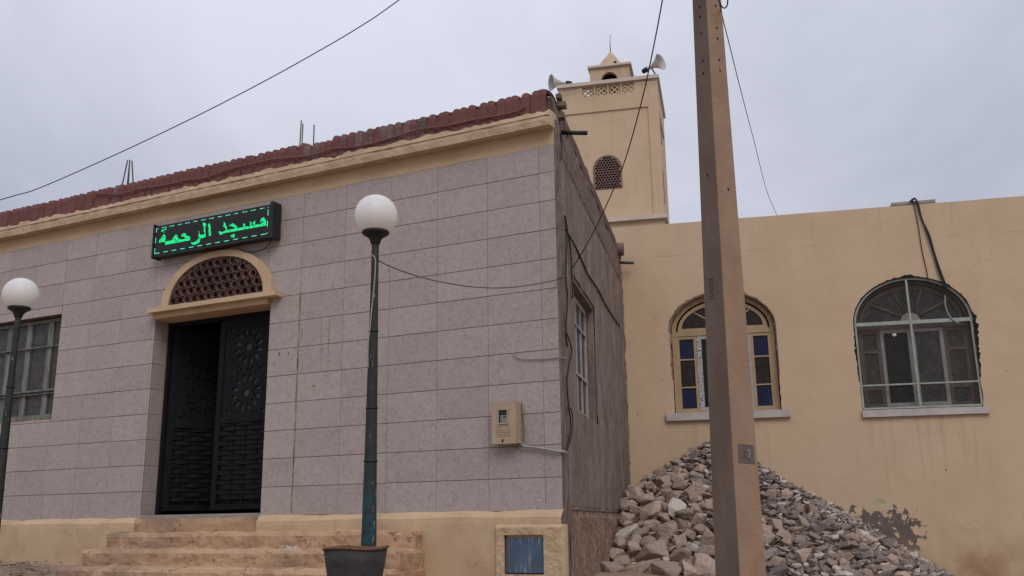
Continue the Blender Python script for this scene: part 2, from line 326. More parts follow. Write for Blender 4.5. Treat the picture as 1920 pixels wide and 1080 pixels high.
# ------------------------------------------------------------------ mesh helpers
class MB:
    def __init__(s): s.v = []; s.f = []; s.sm = []
    def add(s, vs, fs, smooth=False):
        o = len(s.v); s.v += [Vector(p) for p in vs]; s.f += [tuple(i + o for i in f) for f in fs]; s.sm += [smooth] * len(fs); return s
    def box(s, x0, x1, y0, y1, z0, z1, fr=None):
        P = [(x0, y0, z0), (x1, y0, z0), (x1, y1, z0), (x0, y1, z0), (x0, y0, z1), (x1, y0, z1), (x1, y1, z1), (x0, y1, z1)]
        if fr: P = [fr(*p) for p in P]
        return s.add(P, [(0, 3, 2, 1), (4, 5, 6, 7), (0, 1, 5, 4), (1, 2, 6, 5), (2, 3, 7, 6), (3, 0, 4, 7)])
    def tube(s, pts, r, n=6, r1=None, cap=True):
        pts = [Vector(p) for p in pts]; k = len(pts); vs = []
        a = None
        for i, p in enumerate(pts):
            d = (pts[min(i + 1, k - 1)] - pts[max(i - 1, 0)]).normalized()
            if a is None: a = d.orthogonal().normalized()
            a = (a - d * a.dot(d)).normalized(); b = d.cross(a)
            rr = r if r1 is None else r + (r1 - r) * i / (k - 1)
            vs += [p + (a * math.cos(2 * math.pi * j / n) + b * math.sin(2 * math.pi * j / n)) * rr for j in range(n)]
        fs = [(i * n + j, i * n + (j + 1) % n, (i + 1) * n + (j + 1) % n, (i + 1) * n + j) for i in range(k - 1) for j in range(n)]
        s.add(vs, fs, True)
        if cap: s.add([], []); o = len(s.v) - len(vs); s.f += [tuple(o + j for j in reversed(range(n))), tuple(o + (k - 1) * n + j for j in range(n))]; s.sm += [False, False]
        return s
    def lathe(s, prof, n=32, fr=None, smooth=True):
        vs = []
        for r, z in prof:
            for j in range(n):
                p = (r * math.cos(2 * math.pi * j / n), r * math.sin(2 * math.pi * j / n), z); vs.append(fr(*p) if fr else p)
        fs = [(i * n + j, i * n + (j + 1) % n, (i + 1) * n + (j + 1) % n, (i + 1) * n + j) for i in range(len(prof) - 1) for j in range(n)]
        return s.add(vs, fs, smooth)
    def mesh(s, name, mat):
        me = bpy.data.meshes.new(name); me.from_pydata([tuple(v) for v in s.v], [], s.f)
        mats = mat if isinstance(mat, (list, tuple)) else [mat]
        for x in mats: me.materials.append(x)
        me.polygons.foreach_set('use_smooth', s.sm); me.update(); return me
    def build(s, name, mat, parent=None): return link(name, s.mesh(name, mat), parent)
def fixn(me):
    bm = bmesh.new(); bm.from_mesh(me); bmesh.ops.recalc_face_normals(bm, faces=bm.faces); bm.to_mesh(me); bm.free(); return me
def link(name, me, parent=None):
    o = bpy.data.objects.new(name, me); COL.objects.link(o)
    if parent: o.parent = parent
    return o
def thing(name, label, cat, loc=(0, 0, 0), rz=0, group=None):
    o = bpy.data.objects.new(name, None); COL.objects.link(o); o.location = loc; o.rotation_euler = (0, 0, rz); o.empty_display_size = .2
    return tag(o, label, cat, group)
def tag(o, label, cat, group=None):
    o['label'] = label; o['category'] = cat
    if group: o['group'] = group
    return o
def struct(o): o['kind'] = 'structure'; return o
def stuff(o): o['kind'] = 'stuff'; return o
def inside(p, poly):
    c = False; n = len(poly); j = n - 1
    for i in range(n):
        xi, yi = poly[i]; xj, yj = poly[j]
        if (yi > p[1]) != (yj > p[1]) and p[0] < (xj - xi) * (p[1] - yi) / (yj - yi) + xi: c = not c
        j = i
    return c
def region(outer, holes):
    vs = []; es = []
    for lp in [outer] + holes:
        o = len(vs); vs += [Vector(p) for p in lp]; es += [(o + i, o + (i + 1) % len(lp)) for i in range(len(lp))]
    r = delaunay_2d_cdt(vs, es, [], 0, 1e-5)
    V = [(v.x, v.y) for v in r[0]]; T = []
    for f in r[2]:
        c = (sum(V[i][0] for i in f) / len(f), sum(V[i][1] for i in f) / len(f))
        if inside(c, outer) and not any(inside(c, h) for h in holes): T.append(tuple(f))
    return V, T
def slab(mb, outer, holes, front, back, fr=None):
    """plate in the x-z plane between y=front and y=back, with openings"""
    V, T = region(outer, holes)
    us = sorted({i for f in T for i in f}); ix = {q: k for k, q in enumerate(us)}; V = [V[q] for q in us]; T = [tuple(ix[i] for i in f) for f in T]; n = len(V)
    F = fr or (lambda x, y, z: (x, y, z))
    vs = [F(a, front, b) for a, b in V] + [F(a, back, b) for a, b in V]
    fs = list(T) + [tuple(n + i for i in reversed(f)) for f in T]
    cnt = {}
    for f in T:
        for i in range(len(f)):
            e = (f[i], f[(i + 1) % len(f)]); cnt[tuple(sorted(e))] = cnt.get(tuple(sorted(e)), []) + [e]
    for k, l in cnt.items():
        if len(l) == 1: a, b = l[0]; fs.append((b, a, n + a, n + b))
    return mb.add(vs, fs)
def rect(x0, x1, z0, z1): return [(x0, z0), (x1, z0), (x1, z1), (x0, z1)]
def arch(x0, x1, z0, zs, zt, n=24, p=2.0):
    cx, rx, ry = (x0 + x1) / 2, (x1 - x0) / 2, zt - zs
    pts = [(x0, z0), (x1, z0)] if z0 < zs - 1e-6 else []
    for i in range(n + 1):
        a = math.pi * i / n; c, s = math.cos(a), math.sin(a)
        pts.append((cx + rx * math.copysign(abs(c) ** (2 / p), c), zs + ry * abs(s) ** (2 / p)))
    return pts
def rough_box(x0, x1, y0, y1, z0, z1, step=.06, amp=.012, fr=None, seed=0, sc=7.):
    """box of gridded faces whose surface is uneven, edges worn"""
    bm = bmesh.new()
    bmesh.ops.create_cube(bm, size=1)
    for v in bm.verts: v.co = Vector(((x0 + x1) / 2 + v.co.x * (x1 - x0), (y0 + y1) / 2 + v.co.y * (y1 - y0), (z0 + z1) / 2 + v.co.z * (z1 - z0)))
    for ax, L in ((0, x1 - x0), (1, y1 - y0), (2, z1 - z0)):
        k = max(1, min(160, int(L / step)))
        for i in range(1, k):
            n = Vector((0, 0, 0)); n[ax] = 1
            p = Vector((x0, y0, z0)); p[ax] += L * i / k
            bmesh.ops.bisect_plane(bm, geom=bm.verts[:] + bm.edges[:] + bm.faces[:], plane_co=p, plane_no=n)
    bm.normal_update()
    so = Vector((seed * 3.7, seed * 1.9, seed * 5.1))
    new = []
    for v in bm.verts:
        nn = v.normal; d = noise.noise((v.co + so) * sc) * .7 + noise.noise((v.co + so) * sc * 3.1) * .45
        edge = sum(abs(c) > .3 for c in nn) > 1
        new.append(v.co + nn * (d * amp - (amp * .9 if edge else 0)))
    for v, c in zip(bm.verts, new): v.co = Vector(fr(*c)) if fr else c
    return bm
def bm_build(bm, name, mat, parent=None, smooth=False):
    me = bpy.data.meshes.new(name); bm.to_mesh(me); bm.free(); me.materials.append(mat)
    if smooth: me.polygons.foreach_set('use_smooth', [True] * len(me.polygons))
    return link(name, me, parent)
def wob(a, s=4., k=0): return noise.noise(Vector((a * s, k * 7.3, 1.7)))
def ring_mesh(name, r, t, depth, n, mat, rot=0.):
    mb = MB(); vs = []; fs = []
    for j in range(n):
        a = 2 * math.pi * j / n + rot; c, s = math.cos(a), math.sin(a)
        vs += [(c * r, 0, s * r), (c * (r - t), 0.004, s * (r - t)), (c * (r - t), depth, s * (r - t))]
    for j in range(n):
        k = (j + 1) % n
        fs += [(j * 3, k * 3, k * 3 + 1, j * 3 + 1), (j * 3 + 1, k * 3 + 1, k * 3 + 2, j * 3 + 2)]
    return mb.add(vs, fs).mesh(name, mat)

# ================================================================== SETTING: ground
def ground_z(x, y):
    p = Vector((x, y, 0)); rel = p - R0; u, v = rel.dot(EU), -rel.dot(EN)
    front = min(max((-y - 1.0) / 6.5, 0), 1)
    z = -.62 - .98 * front
    rr = min(max((u - .3) / 3.0, 0), 1) * min(max((7.5 - v) / 3.5, 0), 1)
    z -= .27 * rr
    z += .125 * min(max((-4.9 - x) / .5, 0), 1) * min(max((y + 2.6) / 1.2, 0), 1)
    return z + .018 * noise.noise(p * 1.7) + .008 * noise.noise(p * 6)
def make_ground():
    xs = [-300, -120, -50, -25, -14] + [-12 + .16 * i for i in range(0, 151)] + [14.5, 25, 50, 120, 300]
    ys = [-300, -120, -50, -25, -14] + [-11 + .16 * i for i in range(0, 113)] + [9, 14, 25, 50, 120, 300]
    mb = MB(); nx = len(xs)
    mb.add([(x, y, ground_z(x, y)) for y in ys for x in xs], [(j * nx + i, j * nx + i + 1, (j + 1) * nx + i + 1, (j + 1) * nx + i) for j in range(len(ys) - 1) for i in range(nx - 1)], True)
    return struct(mb.build('ground', M['ground']))
make_ground()

# ================================================================== MOSQUE with tiled front
XL, XR = -10.2, .158
mosque = thing('mosque', 'low mosque with mauve tiled front, red roof tile edging and open black iron door', 'building', (0, 0, 0))
DX0, DX1, DZ0, DZ1 = -4.785, -3.137, .030, 2.20       # door opening
WX0, WX1, WZ0, WZ1 = -7.95, -6.335, 1.15, 2.415        # front window opening
ACX, ARX, ARY, AZ0 = -3.885, .785, .565, 2.29           # lunette over the door
lun_in = arch(ACX - .675, ACX + .675, 2.30, 2.30, 2.785, 28, 2.15)
lun_out = arch(ACX - ARX, ACX + ARX, AZ0, AZ0, AZ0 + ARY, 32, 2.15)
door_r = rect(DX0, DX1, DZ0, DZ1); win_r = rect(WX0, WX1, WZ0, WZ1)
mb = MB(); slab(mb, rect(XL, XR - .085, -1.2, 3.72), [door_r, win_r, lun_in], .009, .26)
mb.build('front_wall', M['grout'], mosque)
# tiles: twelve courses, columns running through
def split(r, o):
    x0, x1, z0, z1 = r; a0, a1, b0, b1 = o
    if x1 <= a0 or x0 >= a1 or z1 <= b0 or z0 >= b1: return [r]
    o_ = []
    if x0 < a0: o_.append((x0, a0, z0, z1))
    if x1 > a1: o_.append((a1, x1, z0, z1))
    m0, m1 = max(x0, a0), min(x1, a1)
    if z0 < b0: o_.append((m0, m1, z0, b0))
    if z1 > b1: o_.append((m0, m1, b1, z1))
    return o_
TWD = 1.9594 * H
cols = [XR, 0.0] + [-TWD * i for i in range(1, 6)] + [-3.19, -3.735, -4.277, -4.821] + [-4.821 - .508 * i for i in range(1, 11)]
tile_cache = {}
def tile_mesh(wd, ht):
    k = (round(wd, 3), round(ht, 3))
    if k not in tile_cache:
        g, c = .0026, .0022; a, b = wd / 2 - g * .6, ht / 2 - g; m_ = MB()
        m_.add([(-a, .0085, -b), (a, .0085, -b), (a, .0085, b), (-a, .0085, b), (-a, c * .6, -b), (a, c * .6, -b), (a, c * .6, b), (-a, c * .6, b),
                (-a + c, 0, -b + c), (a - c, 0, -b + c), (a - c, 0, b - c), (-a + c, 0, b - c)],
               [(0, 1, 5, 4), (1, 2, 6, 5), (2, 3, 7, 6), (3, 0, 4, 7), (4, 5, 9, 8), (5, 6, 10, 9), (6, 7, 11, 10), (7, 4, 8, 11), (8, 9, 10, 11)])
        tile_cache[k] = m_.mesh('tile', M['tile'])
    return tile_cache[k]
ell = arch(ACX - .74, ACX + .74, 2.27, 2.29, 2.82, 28, 2.15)
for r in range(12):
    for i in range(len(cols) - 1):
        x1, x0 = cols[i], cols[i + 1]; z0, z1 = r * H, (r + 1) * H
        if i == 5 and r in (5, 6): parts0 = [(x0, x0 + .29, z0, z1), (x0 + .29, x1, z0, z1)]
        else: parts0 = [(x0, x1, z0, z1)]
        ps = []
        for q in parts0:
            for q2 in split(q, (DX0, DX1, -.1, DZ1 + .03)): ps += split(q2, (WX0, WX1, WZ0, WZ1))
        for (a0, a1, b0, b1) in ps:
            if a1 - a0 < .02 or b1 - b0 < .02: continue
            touch = a0 < ACX + .74 and a1 > ACX - .74 and b1 > 2.23 and b0 < 2.82
            if touch:
                V, T = region(rect(a0 + .002, a1 - .002, b0 + .0026, b1 - .0026), [ell])
                if not T: continue
                m_ = MB(); slab(m_, rect(a0 + .002, a1 - .002, b0 + .0026, b1 - .0026), [ell], 0, .0085); m_.build('tile', M['tile'], mosque)
            else:
                o = link('tile', tile_mesh(a1 - a0, b1 - b0), mosque)
                o.location = ((a0 + a1) / 2, random.uniform(-.0012, .0012), (b0 + b1) / 2)
                o.rotation_euler = (random.uniform(-.0022, .0022), 0, random.uniform(-.0022, .0022))
# tiled return of the left door jamb, plain return on the right
for r in range(8):
    z0, z1 = max(r * H, DZ0), min((r + 1) * H, DZ1)
    if z1 - z0 < .03: continue
    o = link('tile', tile_mesh(.19, z1 - z0), mosque); o.location = (DX0 + .001, .106, (z0 + z1) / 2); o.rotation_euler = (0, 0, R(90))
    o = link('tile', tile_mesh(.19, z1 - z0), mosque); o.location = (DX1 - .001, .106, (z0 + z1) / 2); o.rotation_euler = (0, 0, R(-90))
# brown filler running down one joint, and one short saw cut
bm = rough_box(-2.756, -2.733, -.004, .006, .02, 2.28, .05, .004, seed=3, sc=9); bm_build(bm, 'joint_filler', M['joint'], mosque)
for (px, py, hw_, hh2) in ((524, 664, .010, .020), (541, 663, .007, .018), (616, 677, .026, .009), (617, 630, .006, .19), (589, 723, .022, .008), (606, 655, .006, .010), (566, 625, .008, .05), (1035, 645, .006, .01), (958, 600, .006, .006)):
    c_ = fac(px, py); m_ = MB(); K = 14; rim_ = []
    for q in range(K):
        a_ = 2 * math.pi * q / K; rr = 1 + .55 * noise.noise(Vector((px + 2.3 * math.cos(a_), py + 2.3 * math.sin(a_), 1)))
        rim_.append((c_.x + hw_ * rr * math.cos(a_), -.0022, c_.z + hh2 * rr * math.sin(a_)))
    m_.add(rim_ + [(x_, .004, z_) for x_, y_, z_ in rim_], [tuple(range(K))] + [(q, K + q, K + (q + 1) % K, (q + 1) % K) for q in range(K)]); m_.build('mortar_smear', M['joint'], mosque)
# yellow band under the cornice with a wavy painted lower edge
def strip(name, x0, x1, n, zlo, zhi, ylo, yhi, mat, parent, yback):
    m_ = MB(); vs = []; fs = []
    for i in range(n + 1):
        x = x0 + (x1 - x0) * i / n
        vs += [(x, yback, zlo(x)), (x, ylo(x), zlo(x)), (x, yhi(x), zhi(x)), (x, yback, zhi(x))]
    for i in range(n):
        a = i * 4; fs += [(a, a + 4, a + 5, a + 1), (a + 1, a + 5, a + 6, a + 2), (a + 2, a + 6, a + 7, a + 3)]
    fs += [(0, 1, 2, 3), tuple(n * 4 + i for i in (3, 2, 1, 0))]
    return m_.add(vs, fs).build(name, mat, parent)
strip('painted_band', XL, XR, 220, lambda x: 3.347 + .012 * wob(x, 2.2) + .006 * wob(x, 9), lambda x: 3.56, lambda x: -.002, lambda x: -.003, M['yellow'], mosque, .0085)
# cornice: projecting lip, mortar ridge above it
bm = rough_box(XL, XR + .02, -.12, .008, 3.498, 3.628, .055, .010, seed=5, sc=6)
bm_build(bm, 'cornice', M['cornice'], mosque)
strip('mortar_bed', XL, XR + .015, 420, lambda x: 3.60, lambda x: 3.652 + .022 * wob(x, 4) + .024 * wob(x, 15, 1), lambda x: -.125 + .006 * wob(x, 12, 2), lambda x: -.108 + .01 * wob(x, 8, 3), M['cornice'], mosque, .05)
# barrel tiles leaning on the parapet
def barrel(name, mat, wd=.0955, bulge=.038):
    m_ = MB(); vs = []; fs = []; n = 7
    path = [(-.100, 3.636, .007, 0), (-.090, 3.75, .008, .1), (-.080, 3.825, .018, .3), (-.058, 3.852, .040, .95), (.0, 3.860, .044, 1.45), (.09, 3.860, .044, 1.5)]
    K = len(path)
    for lay in (0, 1):
        for (py, pz, bg_, tl) in path:
            nn = Vector((0, -math.cos(tl), math.sin(tl)))
            for j in range(n):
                a = math.pi * j / (n - 1); rr = 1 if lay == 0 else .7
                vs.append(Vector((0, py, pz)) + Vector((-math.cos(a) * wd / 2 * .99, 0, 0)) * rr + nn * (math.sin(a) ** .9 * bg_ * rr) - (nn * .008 if lay else Vector()))
    for lay in (0, 1):
        o = lay * K * n
        for r_ in range(K - 1):
            for j in range(n - 1):
                a = o + r_ * n + j; f = (a, a + 1, a + n + 1, a + n); fs.append(f if lay == 0 else f[::-1])
    for e in (0, K - 1):
        for j in range(n - 1):
            a, b = e * n + j, K * n + e * n + j; fs.append((a, b, b + 1, a + 1) if e == 0 else (a + 1, b + 1, b, a))
    m_.add(vs, fs); return m_.mesh(name, mat)
bt = [barrel('roof_tile', M['rooftile']), barrel('roof_tile', M['rooftile_grey'])]
nT = int((XR - XL) / .0955)
parapet = strip('parapet', XL, XR - .09, 60, lambda x: 3.60, lambda x: 3.83, lambda x: -.0965, lambda x: -.08, M['rooftile'], mosque, .12)
for i in range(nT):
    x = XR - .05 - i * .0955
    grey = (-2.25 < x < -1.35 and random.random() < .75) or random.random() < .035
    o = link('roof_tile', bt[1 if grey else 0], mosque)
    sag = -.03 if -2.75 < x < -2.35 else 0
    o.location = (x, random.uniform(-.003, .003), random.uniform(-.002, .002) + sag + .012 * wob(x, .9, 4)); o.rotation_euler = (0, random.uniform(-.008, .008), random.uniform(-.01, .01))
# side wall in rough cement, with its window opening
SZT = 3.45
def SWf(x, y, z): return SW(x, -y, z)              # x along the wall, y into it
SWX0, SWX1, SWZ0, SWZ1 = .94, 2.40, .965, 2.265
end_pts = [(D - .03 + .02 * wob(z, 3.1) + .012 * wob(z, 11), z) for z in [-1.4 + .1 * k for k in range(50)]]
mb = MB(); slab(mb, [(.30, -1.4)] + end_pts + [(.30, 3.5)], [rect(SWX0, SWX1, SWZ0, SWZ1)], .0, .24, SWf)
# small local origin so that object coordinates run along the wall
mb.build('side_wall', M['cement'], mosque)
bmc = bmesh.new(); lv = []
for k in range(70):
    z = -1.2 + 5.04 * k / 69
    e1 = .010 * noise.noise(Vector((1, 2, z * 6))) + .008 * noise.noise(Vector((1, 2, z * 19))); e2 = .010 * noise.noise(Vector((5, 2, z * 5)))
    pts_ = [(XR - .083, .010), (XR - .002, .010), (XR + .006 + e1, .030)]
    for n_ in (.08, .14, .20, .27, .31): q_ = SW(n_, .012 + .016 * noise.noise(Vector((n_ * 14, 3, z * 4.5))) + .01 * noise.noise(Vector((n_ * 40, 3, z * 14))), 0); pts_.append((q_.x, q_.y))
    q_ = SW(.31, -.10, 0); pts_.append((q_.x, q_.y)); pts_.append((XR - .083, .30))
    lv.append([bmc.verts.new((a_, b_, z)) for a_, b_ in pts_])
for k in range(69):
    for q in range(10): bmc.faces.new((lv[k][q], lv[k][(q + 1) % 10], lv[k + 1][(q + 1) % 10], lv[k + 1][q]))
bmc.faces.new(lv[69]); bm_build(bmc, 'corner_render', M['cement_edge'], mosque)
bm = rough_box(.32, D - .05, -.016, .05, 3.34, 3.86, .045, .020, SWf, 12, 5); bm_build(bm, 'side_parapet', M['cement_edge'], mosque)
bm = rough_box(.32, D - .05, -.034, .02, 3.74, 3.90, .06, .022, SWf, 13, 6); bm_build(bm, 'side_coping', M['rooftile_grey'], mosque)
bm = rough_box(.32, D - .06, -.013, .0, .0, 3.36, .05, .014, SWf, 16, 4.)
for f in [f for f in bm.faces if SWX0 - .02 < (f.calc_center_median() - S0).dot(EN) < SWX1 + .02 and SWZ0 - .02 < f.calc_center_median().z < SWZ1 + .02]: bm.faces.remove(f)
bm_build(bm, 'side_render', M['cement'], mosque)
bm = rough_box(.32, D - .1, -.024, .0, -1.3, .0, .06, .020, SWf, 15, 5); bm_build(bm, 'side_base', M['earth_cement'], mosque)
for n0, z0, L in ((.16, 3.80, .10), (.20, 3.70, .08), (.16, 3.885, .06)):
    bm = rough_box(n0, n0 + .10, -L, .0, z0, z0 + .055, .04, .006, SWf, int(z0 * 10), 9); bm_build(bm, 'beam_end', M['cement_edge'], mosque)
m_ = MB(); m_.tube([SW(.40, -.02, 3.63), SW(.41, .27, 3.60)], .022, 12); m_.build('drain_spout', M['blackplastic'], mosque)
m_ = MB(); m_.tube([SW(5.60, -.02, 3.68), SW(5.62, .22, 3.66)], .022, 10); m_.build('drain_spout', M['rebar'], mosque)
m_ = MB(); m_.tube([SW(5.45, -.10, 3.84), SW(5.45, .02, 3.84), SW(5.45, .09, 3.84)], .10, 16); m_.build('ridge_end', M['rooftile_grey'], mosque)
# side window: metal frame, panes, bars
bm = rough_box(D - .10, D - .012, -.030, .02, -.2, 3.36, .035, .026, SWf, 19, 7); bm_build(bm, 'torn_seam', M['cement_edge'], mosque)
mb = MB()
def fbox(mb, x0, x1, y0, y1, z0, z1): mb.box(x0, x1, y0, y1, z0, z1, SWf)
a0, a1, b0, b1 = SWX0 + .0, SWX1 - .03, SWZ0 + .02, SWZ1 - .02
for x in (a0, a1 - .05): fbox(mb, x, x + .05, .08, .13, b0, b1)
for z in (b0, b1 - .05): fbox(mb, a0 + .05, a1 - .05, .08, .13, z, z + .05)
swf = mb.build('window_frame', M['whiteframe'], mosque)
for x in (a0 + .36, a0 + .70, a0 + 1.04):
    m_ = MB(); fbox(m_, x, x + .035, .085, .125, b0 + .05, b1 - .05); m_.build('mullion', M['whiteframe'], swf)
m_ = MB(); fbox(m_, a0 + .05, a1 - .05, .078, .09, b0 + .42, b0 + .445); m_.build('rail', M['whiteframe'], swf)
m_ = MB(); fbox(m_, a0 + .05, a1 - .05, .078, .09, b0 + .95, b0 + .97); m_.build('rail', M['whiteframe'], swf)
for k, x in enumerate((a0 + .05, a0 + .395, a0 + .735, a0 + 1.075)):
    m_ = MB(); fbox(m_, x, (a0 + .36, a0 + .70, a0 + 1.04, a1 - .05)[k], .102, .107, b0 + .05, b1 - .05); m_.build('pane', M['greypane'], swf)
# interior shell (dark rooms seen through door and windows)
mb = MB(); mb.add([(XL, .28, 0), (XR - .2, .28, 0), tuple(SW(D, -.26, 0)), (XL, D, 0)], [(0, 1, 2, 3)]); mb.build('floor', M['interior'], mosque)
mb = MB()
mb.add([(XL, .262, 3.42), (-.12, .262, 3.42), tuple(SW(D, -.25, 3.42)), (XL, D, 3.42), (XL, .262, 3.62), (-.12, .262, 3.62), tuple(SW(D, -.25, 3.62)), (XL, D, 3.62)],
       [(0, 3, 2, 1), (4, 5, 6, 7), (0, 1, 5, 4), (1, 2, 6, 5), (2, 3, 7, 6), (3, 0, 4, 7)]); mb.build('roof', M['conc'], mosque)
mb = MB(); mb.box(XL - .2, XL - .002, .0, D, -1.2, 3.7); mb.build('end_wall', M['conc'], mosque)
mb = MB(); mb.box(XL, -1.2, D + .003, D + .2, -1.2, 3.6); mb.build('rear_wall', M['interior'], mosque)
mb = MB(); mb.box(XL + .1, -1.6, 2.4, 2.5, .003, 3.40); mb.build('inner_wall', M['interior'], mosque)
# arch band, lintel, soffit
mb = MB(); slab(mb, lun_out, [lun_in], -.045, .0088); fixn(mb.build('arch_band', M['yellow'], mosque).data)
bm = rough_box(-4.80, -2.975, -.125, .012, 2.232, 2.292, .05, .006, seed=21, sc=8); bm_build(bm, 'lintel', M['yellow'], mosque)
bm = rough_box(DX0 + .002, DX1 - .002, -.055, .255, 2.172, 2.234, .05, .006, seed=22, sc=8); bm_build(bm, 'lintel_soffit', M['yellow'], mosque)
# claustra in the lunette: a honeycomb of clay rings
lat = MB()
RR = .0505; back = []
ringm = ring_mesh('clay_ring', RR * 1.0, .012, .07, 8, M['claustra'], R(22.5)); smallm = ring_mesh('clay_ring', .026, .007, .07, 6, M['claustra'])
grid = bpy.data.objects.new('lattice', None); COL.objects.link(grid); grid.parent = mosque
lpts = arch(ACX - .675, ACX + .675, 2.30, 2.30, 2.785, 28, 2.15); shr = arch(ACX - .665, ACX + .665, 2.305, 2.305, 2.775, 28, 2.15)
dxr = .1035; k = 0
big = []; small = []
for row in range(6):
    z = 2.30 + .055 + row * .0915
    for i in range(-7, 8):
        x = ACX + i * dxr + (dxr / 2 if row % 2 else 0)
        if inside((x, z), shr): big.append((x, z))
        xs_, zs_ = x + dxr / 2, z + .03
        if inside((xs_, zs_), shr): small.append((xs_, zs_))
holes = []
for (x, z) in big:
    holes.append([(x + .041 * math.cos(a_), z + .041 * math.sin(a_)) for a_ in [2 * math.pi * q / 10 for q in range(10)]])
tri = []
for row in range(-1, 7):
    z = 2.30 + .055 + row * .0915
    for i in range(-8, 9):
        x = ACX + i * dxr + (dxr / 2 if row % 2 else 0) + dxr / 2
        for zz in (z + .028, z - .028):
            h_ = [(x + .0145 * math.cos(a_), zz + .0145 * math.sin(a_)) for a_ in [2 * math.pi * q / 6 for q in range(6)]]
            if all(inside(p, shr) for p in h_): holes.append(h_)
holes = [h_ for h_ in holes if all(inside(p, lpts) for p in h_)]
bpy.data.objects.remove(grid)
mb = MB(); slab(mb, [(x * 1.0, z) for x, z in lun_in], holes, -.028, .05); lattice = mb.build('lattice', M['claustra'], mosque)
for (x, z) in big:
    o = link('clay_ring', ringm, lattice); o.location = (x, -.038 + random.uniform(-.003, .003), z); o.rotation_euler = (random.uniform(-.05, .05), random.uniform(-.2, .2), random.uniform(-.05, .05))
    if not all(inside((x + .05 * math.cos(a_), z + .05 * math.sin(a_)), lun_in) for a_ in (0, .8, 1.6, 2.4, 3.1)): o.scale = (.8, 1, .8)
mb = MB(); mb.box(ACX - .72, ACX + .72, .20, .21, 2.28, 2.84); mb.build('lattice_backing', M['dark'], mosque)  # near-black sheet stands in for the shade behind the rings
# door: frame and two leaves; each leaf has a pierced upper panel and woven slats below
def petal(cx, cz, a, r0, r1, wd):
    d = (math.cos(a), math.sin(a)); n_ = (-d[1], d[0]); P = []
    for q, ww in ((r0, .18), (r0 + .4 * (r1 - r0), .7), (r0 + .72 * (r1 - r0), 1.), (r1, .45)): P.append((cx + d[0] * q + n_[0] * wd * ww, cz + d[1] * q + n_[1] * wd * ww))
    for q, ww in ((r1, .45), (r0 + .72 * (r1 - r0), 1.), (r0 + .4 * (r1 - r0), .7), (r0, .18)): P.append((cx + d[0] * q - n_[0] * wd * ww, cz + d[1] * q - n_[1] * wd * ww))
    return P
def make_leaf(name, wd, parent, loc, rz, mirror):
    z0, z1 = .075, 2.12; g = .07
    lf = MB()
    lf.box(0, g, 0, .045, z0, z1); lf.box(wd - g, wd, 0, .045, z0, z1)
    lf.box(g, wd - g, 0, .045, z0, z0 + .055); lf.box(g, wd - g, 0, .045, z1 - .06, z1); lf.box(g, wd - g, 0, .045, .985, 1.045)
    o = lf.build(name, M['iron'], parent); o.location = loc; o.rotation_euler = (0, 0, rz)
    holes = []; cx = wd / 2
    for cz in (1.80, 1.30):
        holes.append([(cx + (.052 if q % 2 else .04) * math.cos(q * math.pi / 8), cz + (.052 if q % 2 else .04) * math.sin(q * math.pi / 8)) for q in range(16)])
        for q in range(12): holes.append(petal(cx, cz, math.pi * 2 * (q + .5) / 12, .105, .20, .026))
        for q in range(12):
            a = math.pi * 2 * q / 12; r = .252
            P = [(cx + rr * math.cos(a + da), cz + rr * math.sin(a + da)) for rr, da in ((.240, -.10), (.240, .10), (.25, .16), (.25, -.16))]
            P = [P[0], P[1], P[2], P[3]]
            if all(g + .012 < p[0] < wd - g - .012 and 1.06 < p[1] < 2.04 for p in P): holes.append(P)
    for (px, pz) in [(cx - .2, 1.55), (cx + .2, 1.55), (cx - .07, 1.55), (cx + .07, 1.55), (cx - .24, 2.0), (cx + .24, 2.0), (cx - .24, 1.1), (cx + .24, 1.1)]:
        holes.append([(px + .03 * math.cos(q * math.pi / 3), pz + .021 * math.sin(q * math.pi / 3)) for q in range(6)])
    m_ = MB(); slab(m_, rect(g, wd - g, 1.045, z1 - .06), holes, .010, .022); m_.build('rosette_panel', M['iron'], o)
    m_ = MB(); m_.box(g, wd - g, .030, .034, 1.045, z1 - .06); m_.build('leaf_backing', M['dark' if mirror else 'frosted'], o)  # left leaf: near-black sheet painted for the unlit room; right: frosted glass
    nb = 4; bars = [g + (wd - 2 * g) * (q + .0) / nb for q in range(1, nb)]
    for b in bars:
        m_ = MB(); m_.box(b - .009, b + .009, .014, .022, z0 + .055, .985); m_.build('upright', M['iron'], o)
    pitch = .0515; smesh = []
    for ph in (0, 1):
        m_ = MB(); n = 24; vs = []; fs = []
        for i in range(n + 1):
            x = g + (wd - 2 * g) * i / n; yy = .018 + .010 * math.sin(math.pi * (x - g) / ((wd - 2 * g) / nb) + math.pi * ph + math.pi / 2)
            vs += [(x, yy - .003, -.022), (x, yy - .003, .022), (x, yy + .003, .022), (x, yy + .003, -.022)]
        for i in range(n):
            a = i * 4
            for q in range(4): fs.append((a + q, a + 4 + q, a + 4 + (q + 1) % 4, a + (q + 1) % 4))
        smesh.append(fixn(m_.add(vs, fs).mesh('slat', M['iron'])))
    for r in range(16):
        s = link('slat', smesh[r % 2], o); s.location = (0, 0, z0 + .125 + r * pitch)
    m_ = MB(); m_.box(g, wd - g, .046, .050, z0 + .055, .985); m_.build('back_sheet', M['iron'], o)
    return o
mb = MB(); mb.box(DX0 + .012, DX0 + .055, .20, .255, .05, 2.165); mb.box(DX1 - .055, DX1 - .012, .20, .255, .05, 2.165); mb.box(DX0 + .055, DX1 - .055, .20, .255, 2.125, 2.165)
mb.build('door_frame', M['iron'], mosque)
make_leaf('door_leaf', .80, mosque, (DX1 - .06 - .80, .205, 0), 0, False)
lf = make_leaf('door_leaf', .76, mosque, (DX0 + .06, .235, 0), R(58), True); lf['label'] = 'left door leaf standing ajar inside the doorway'
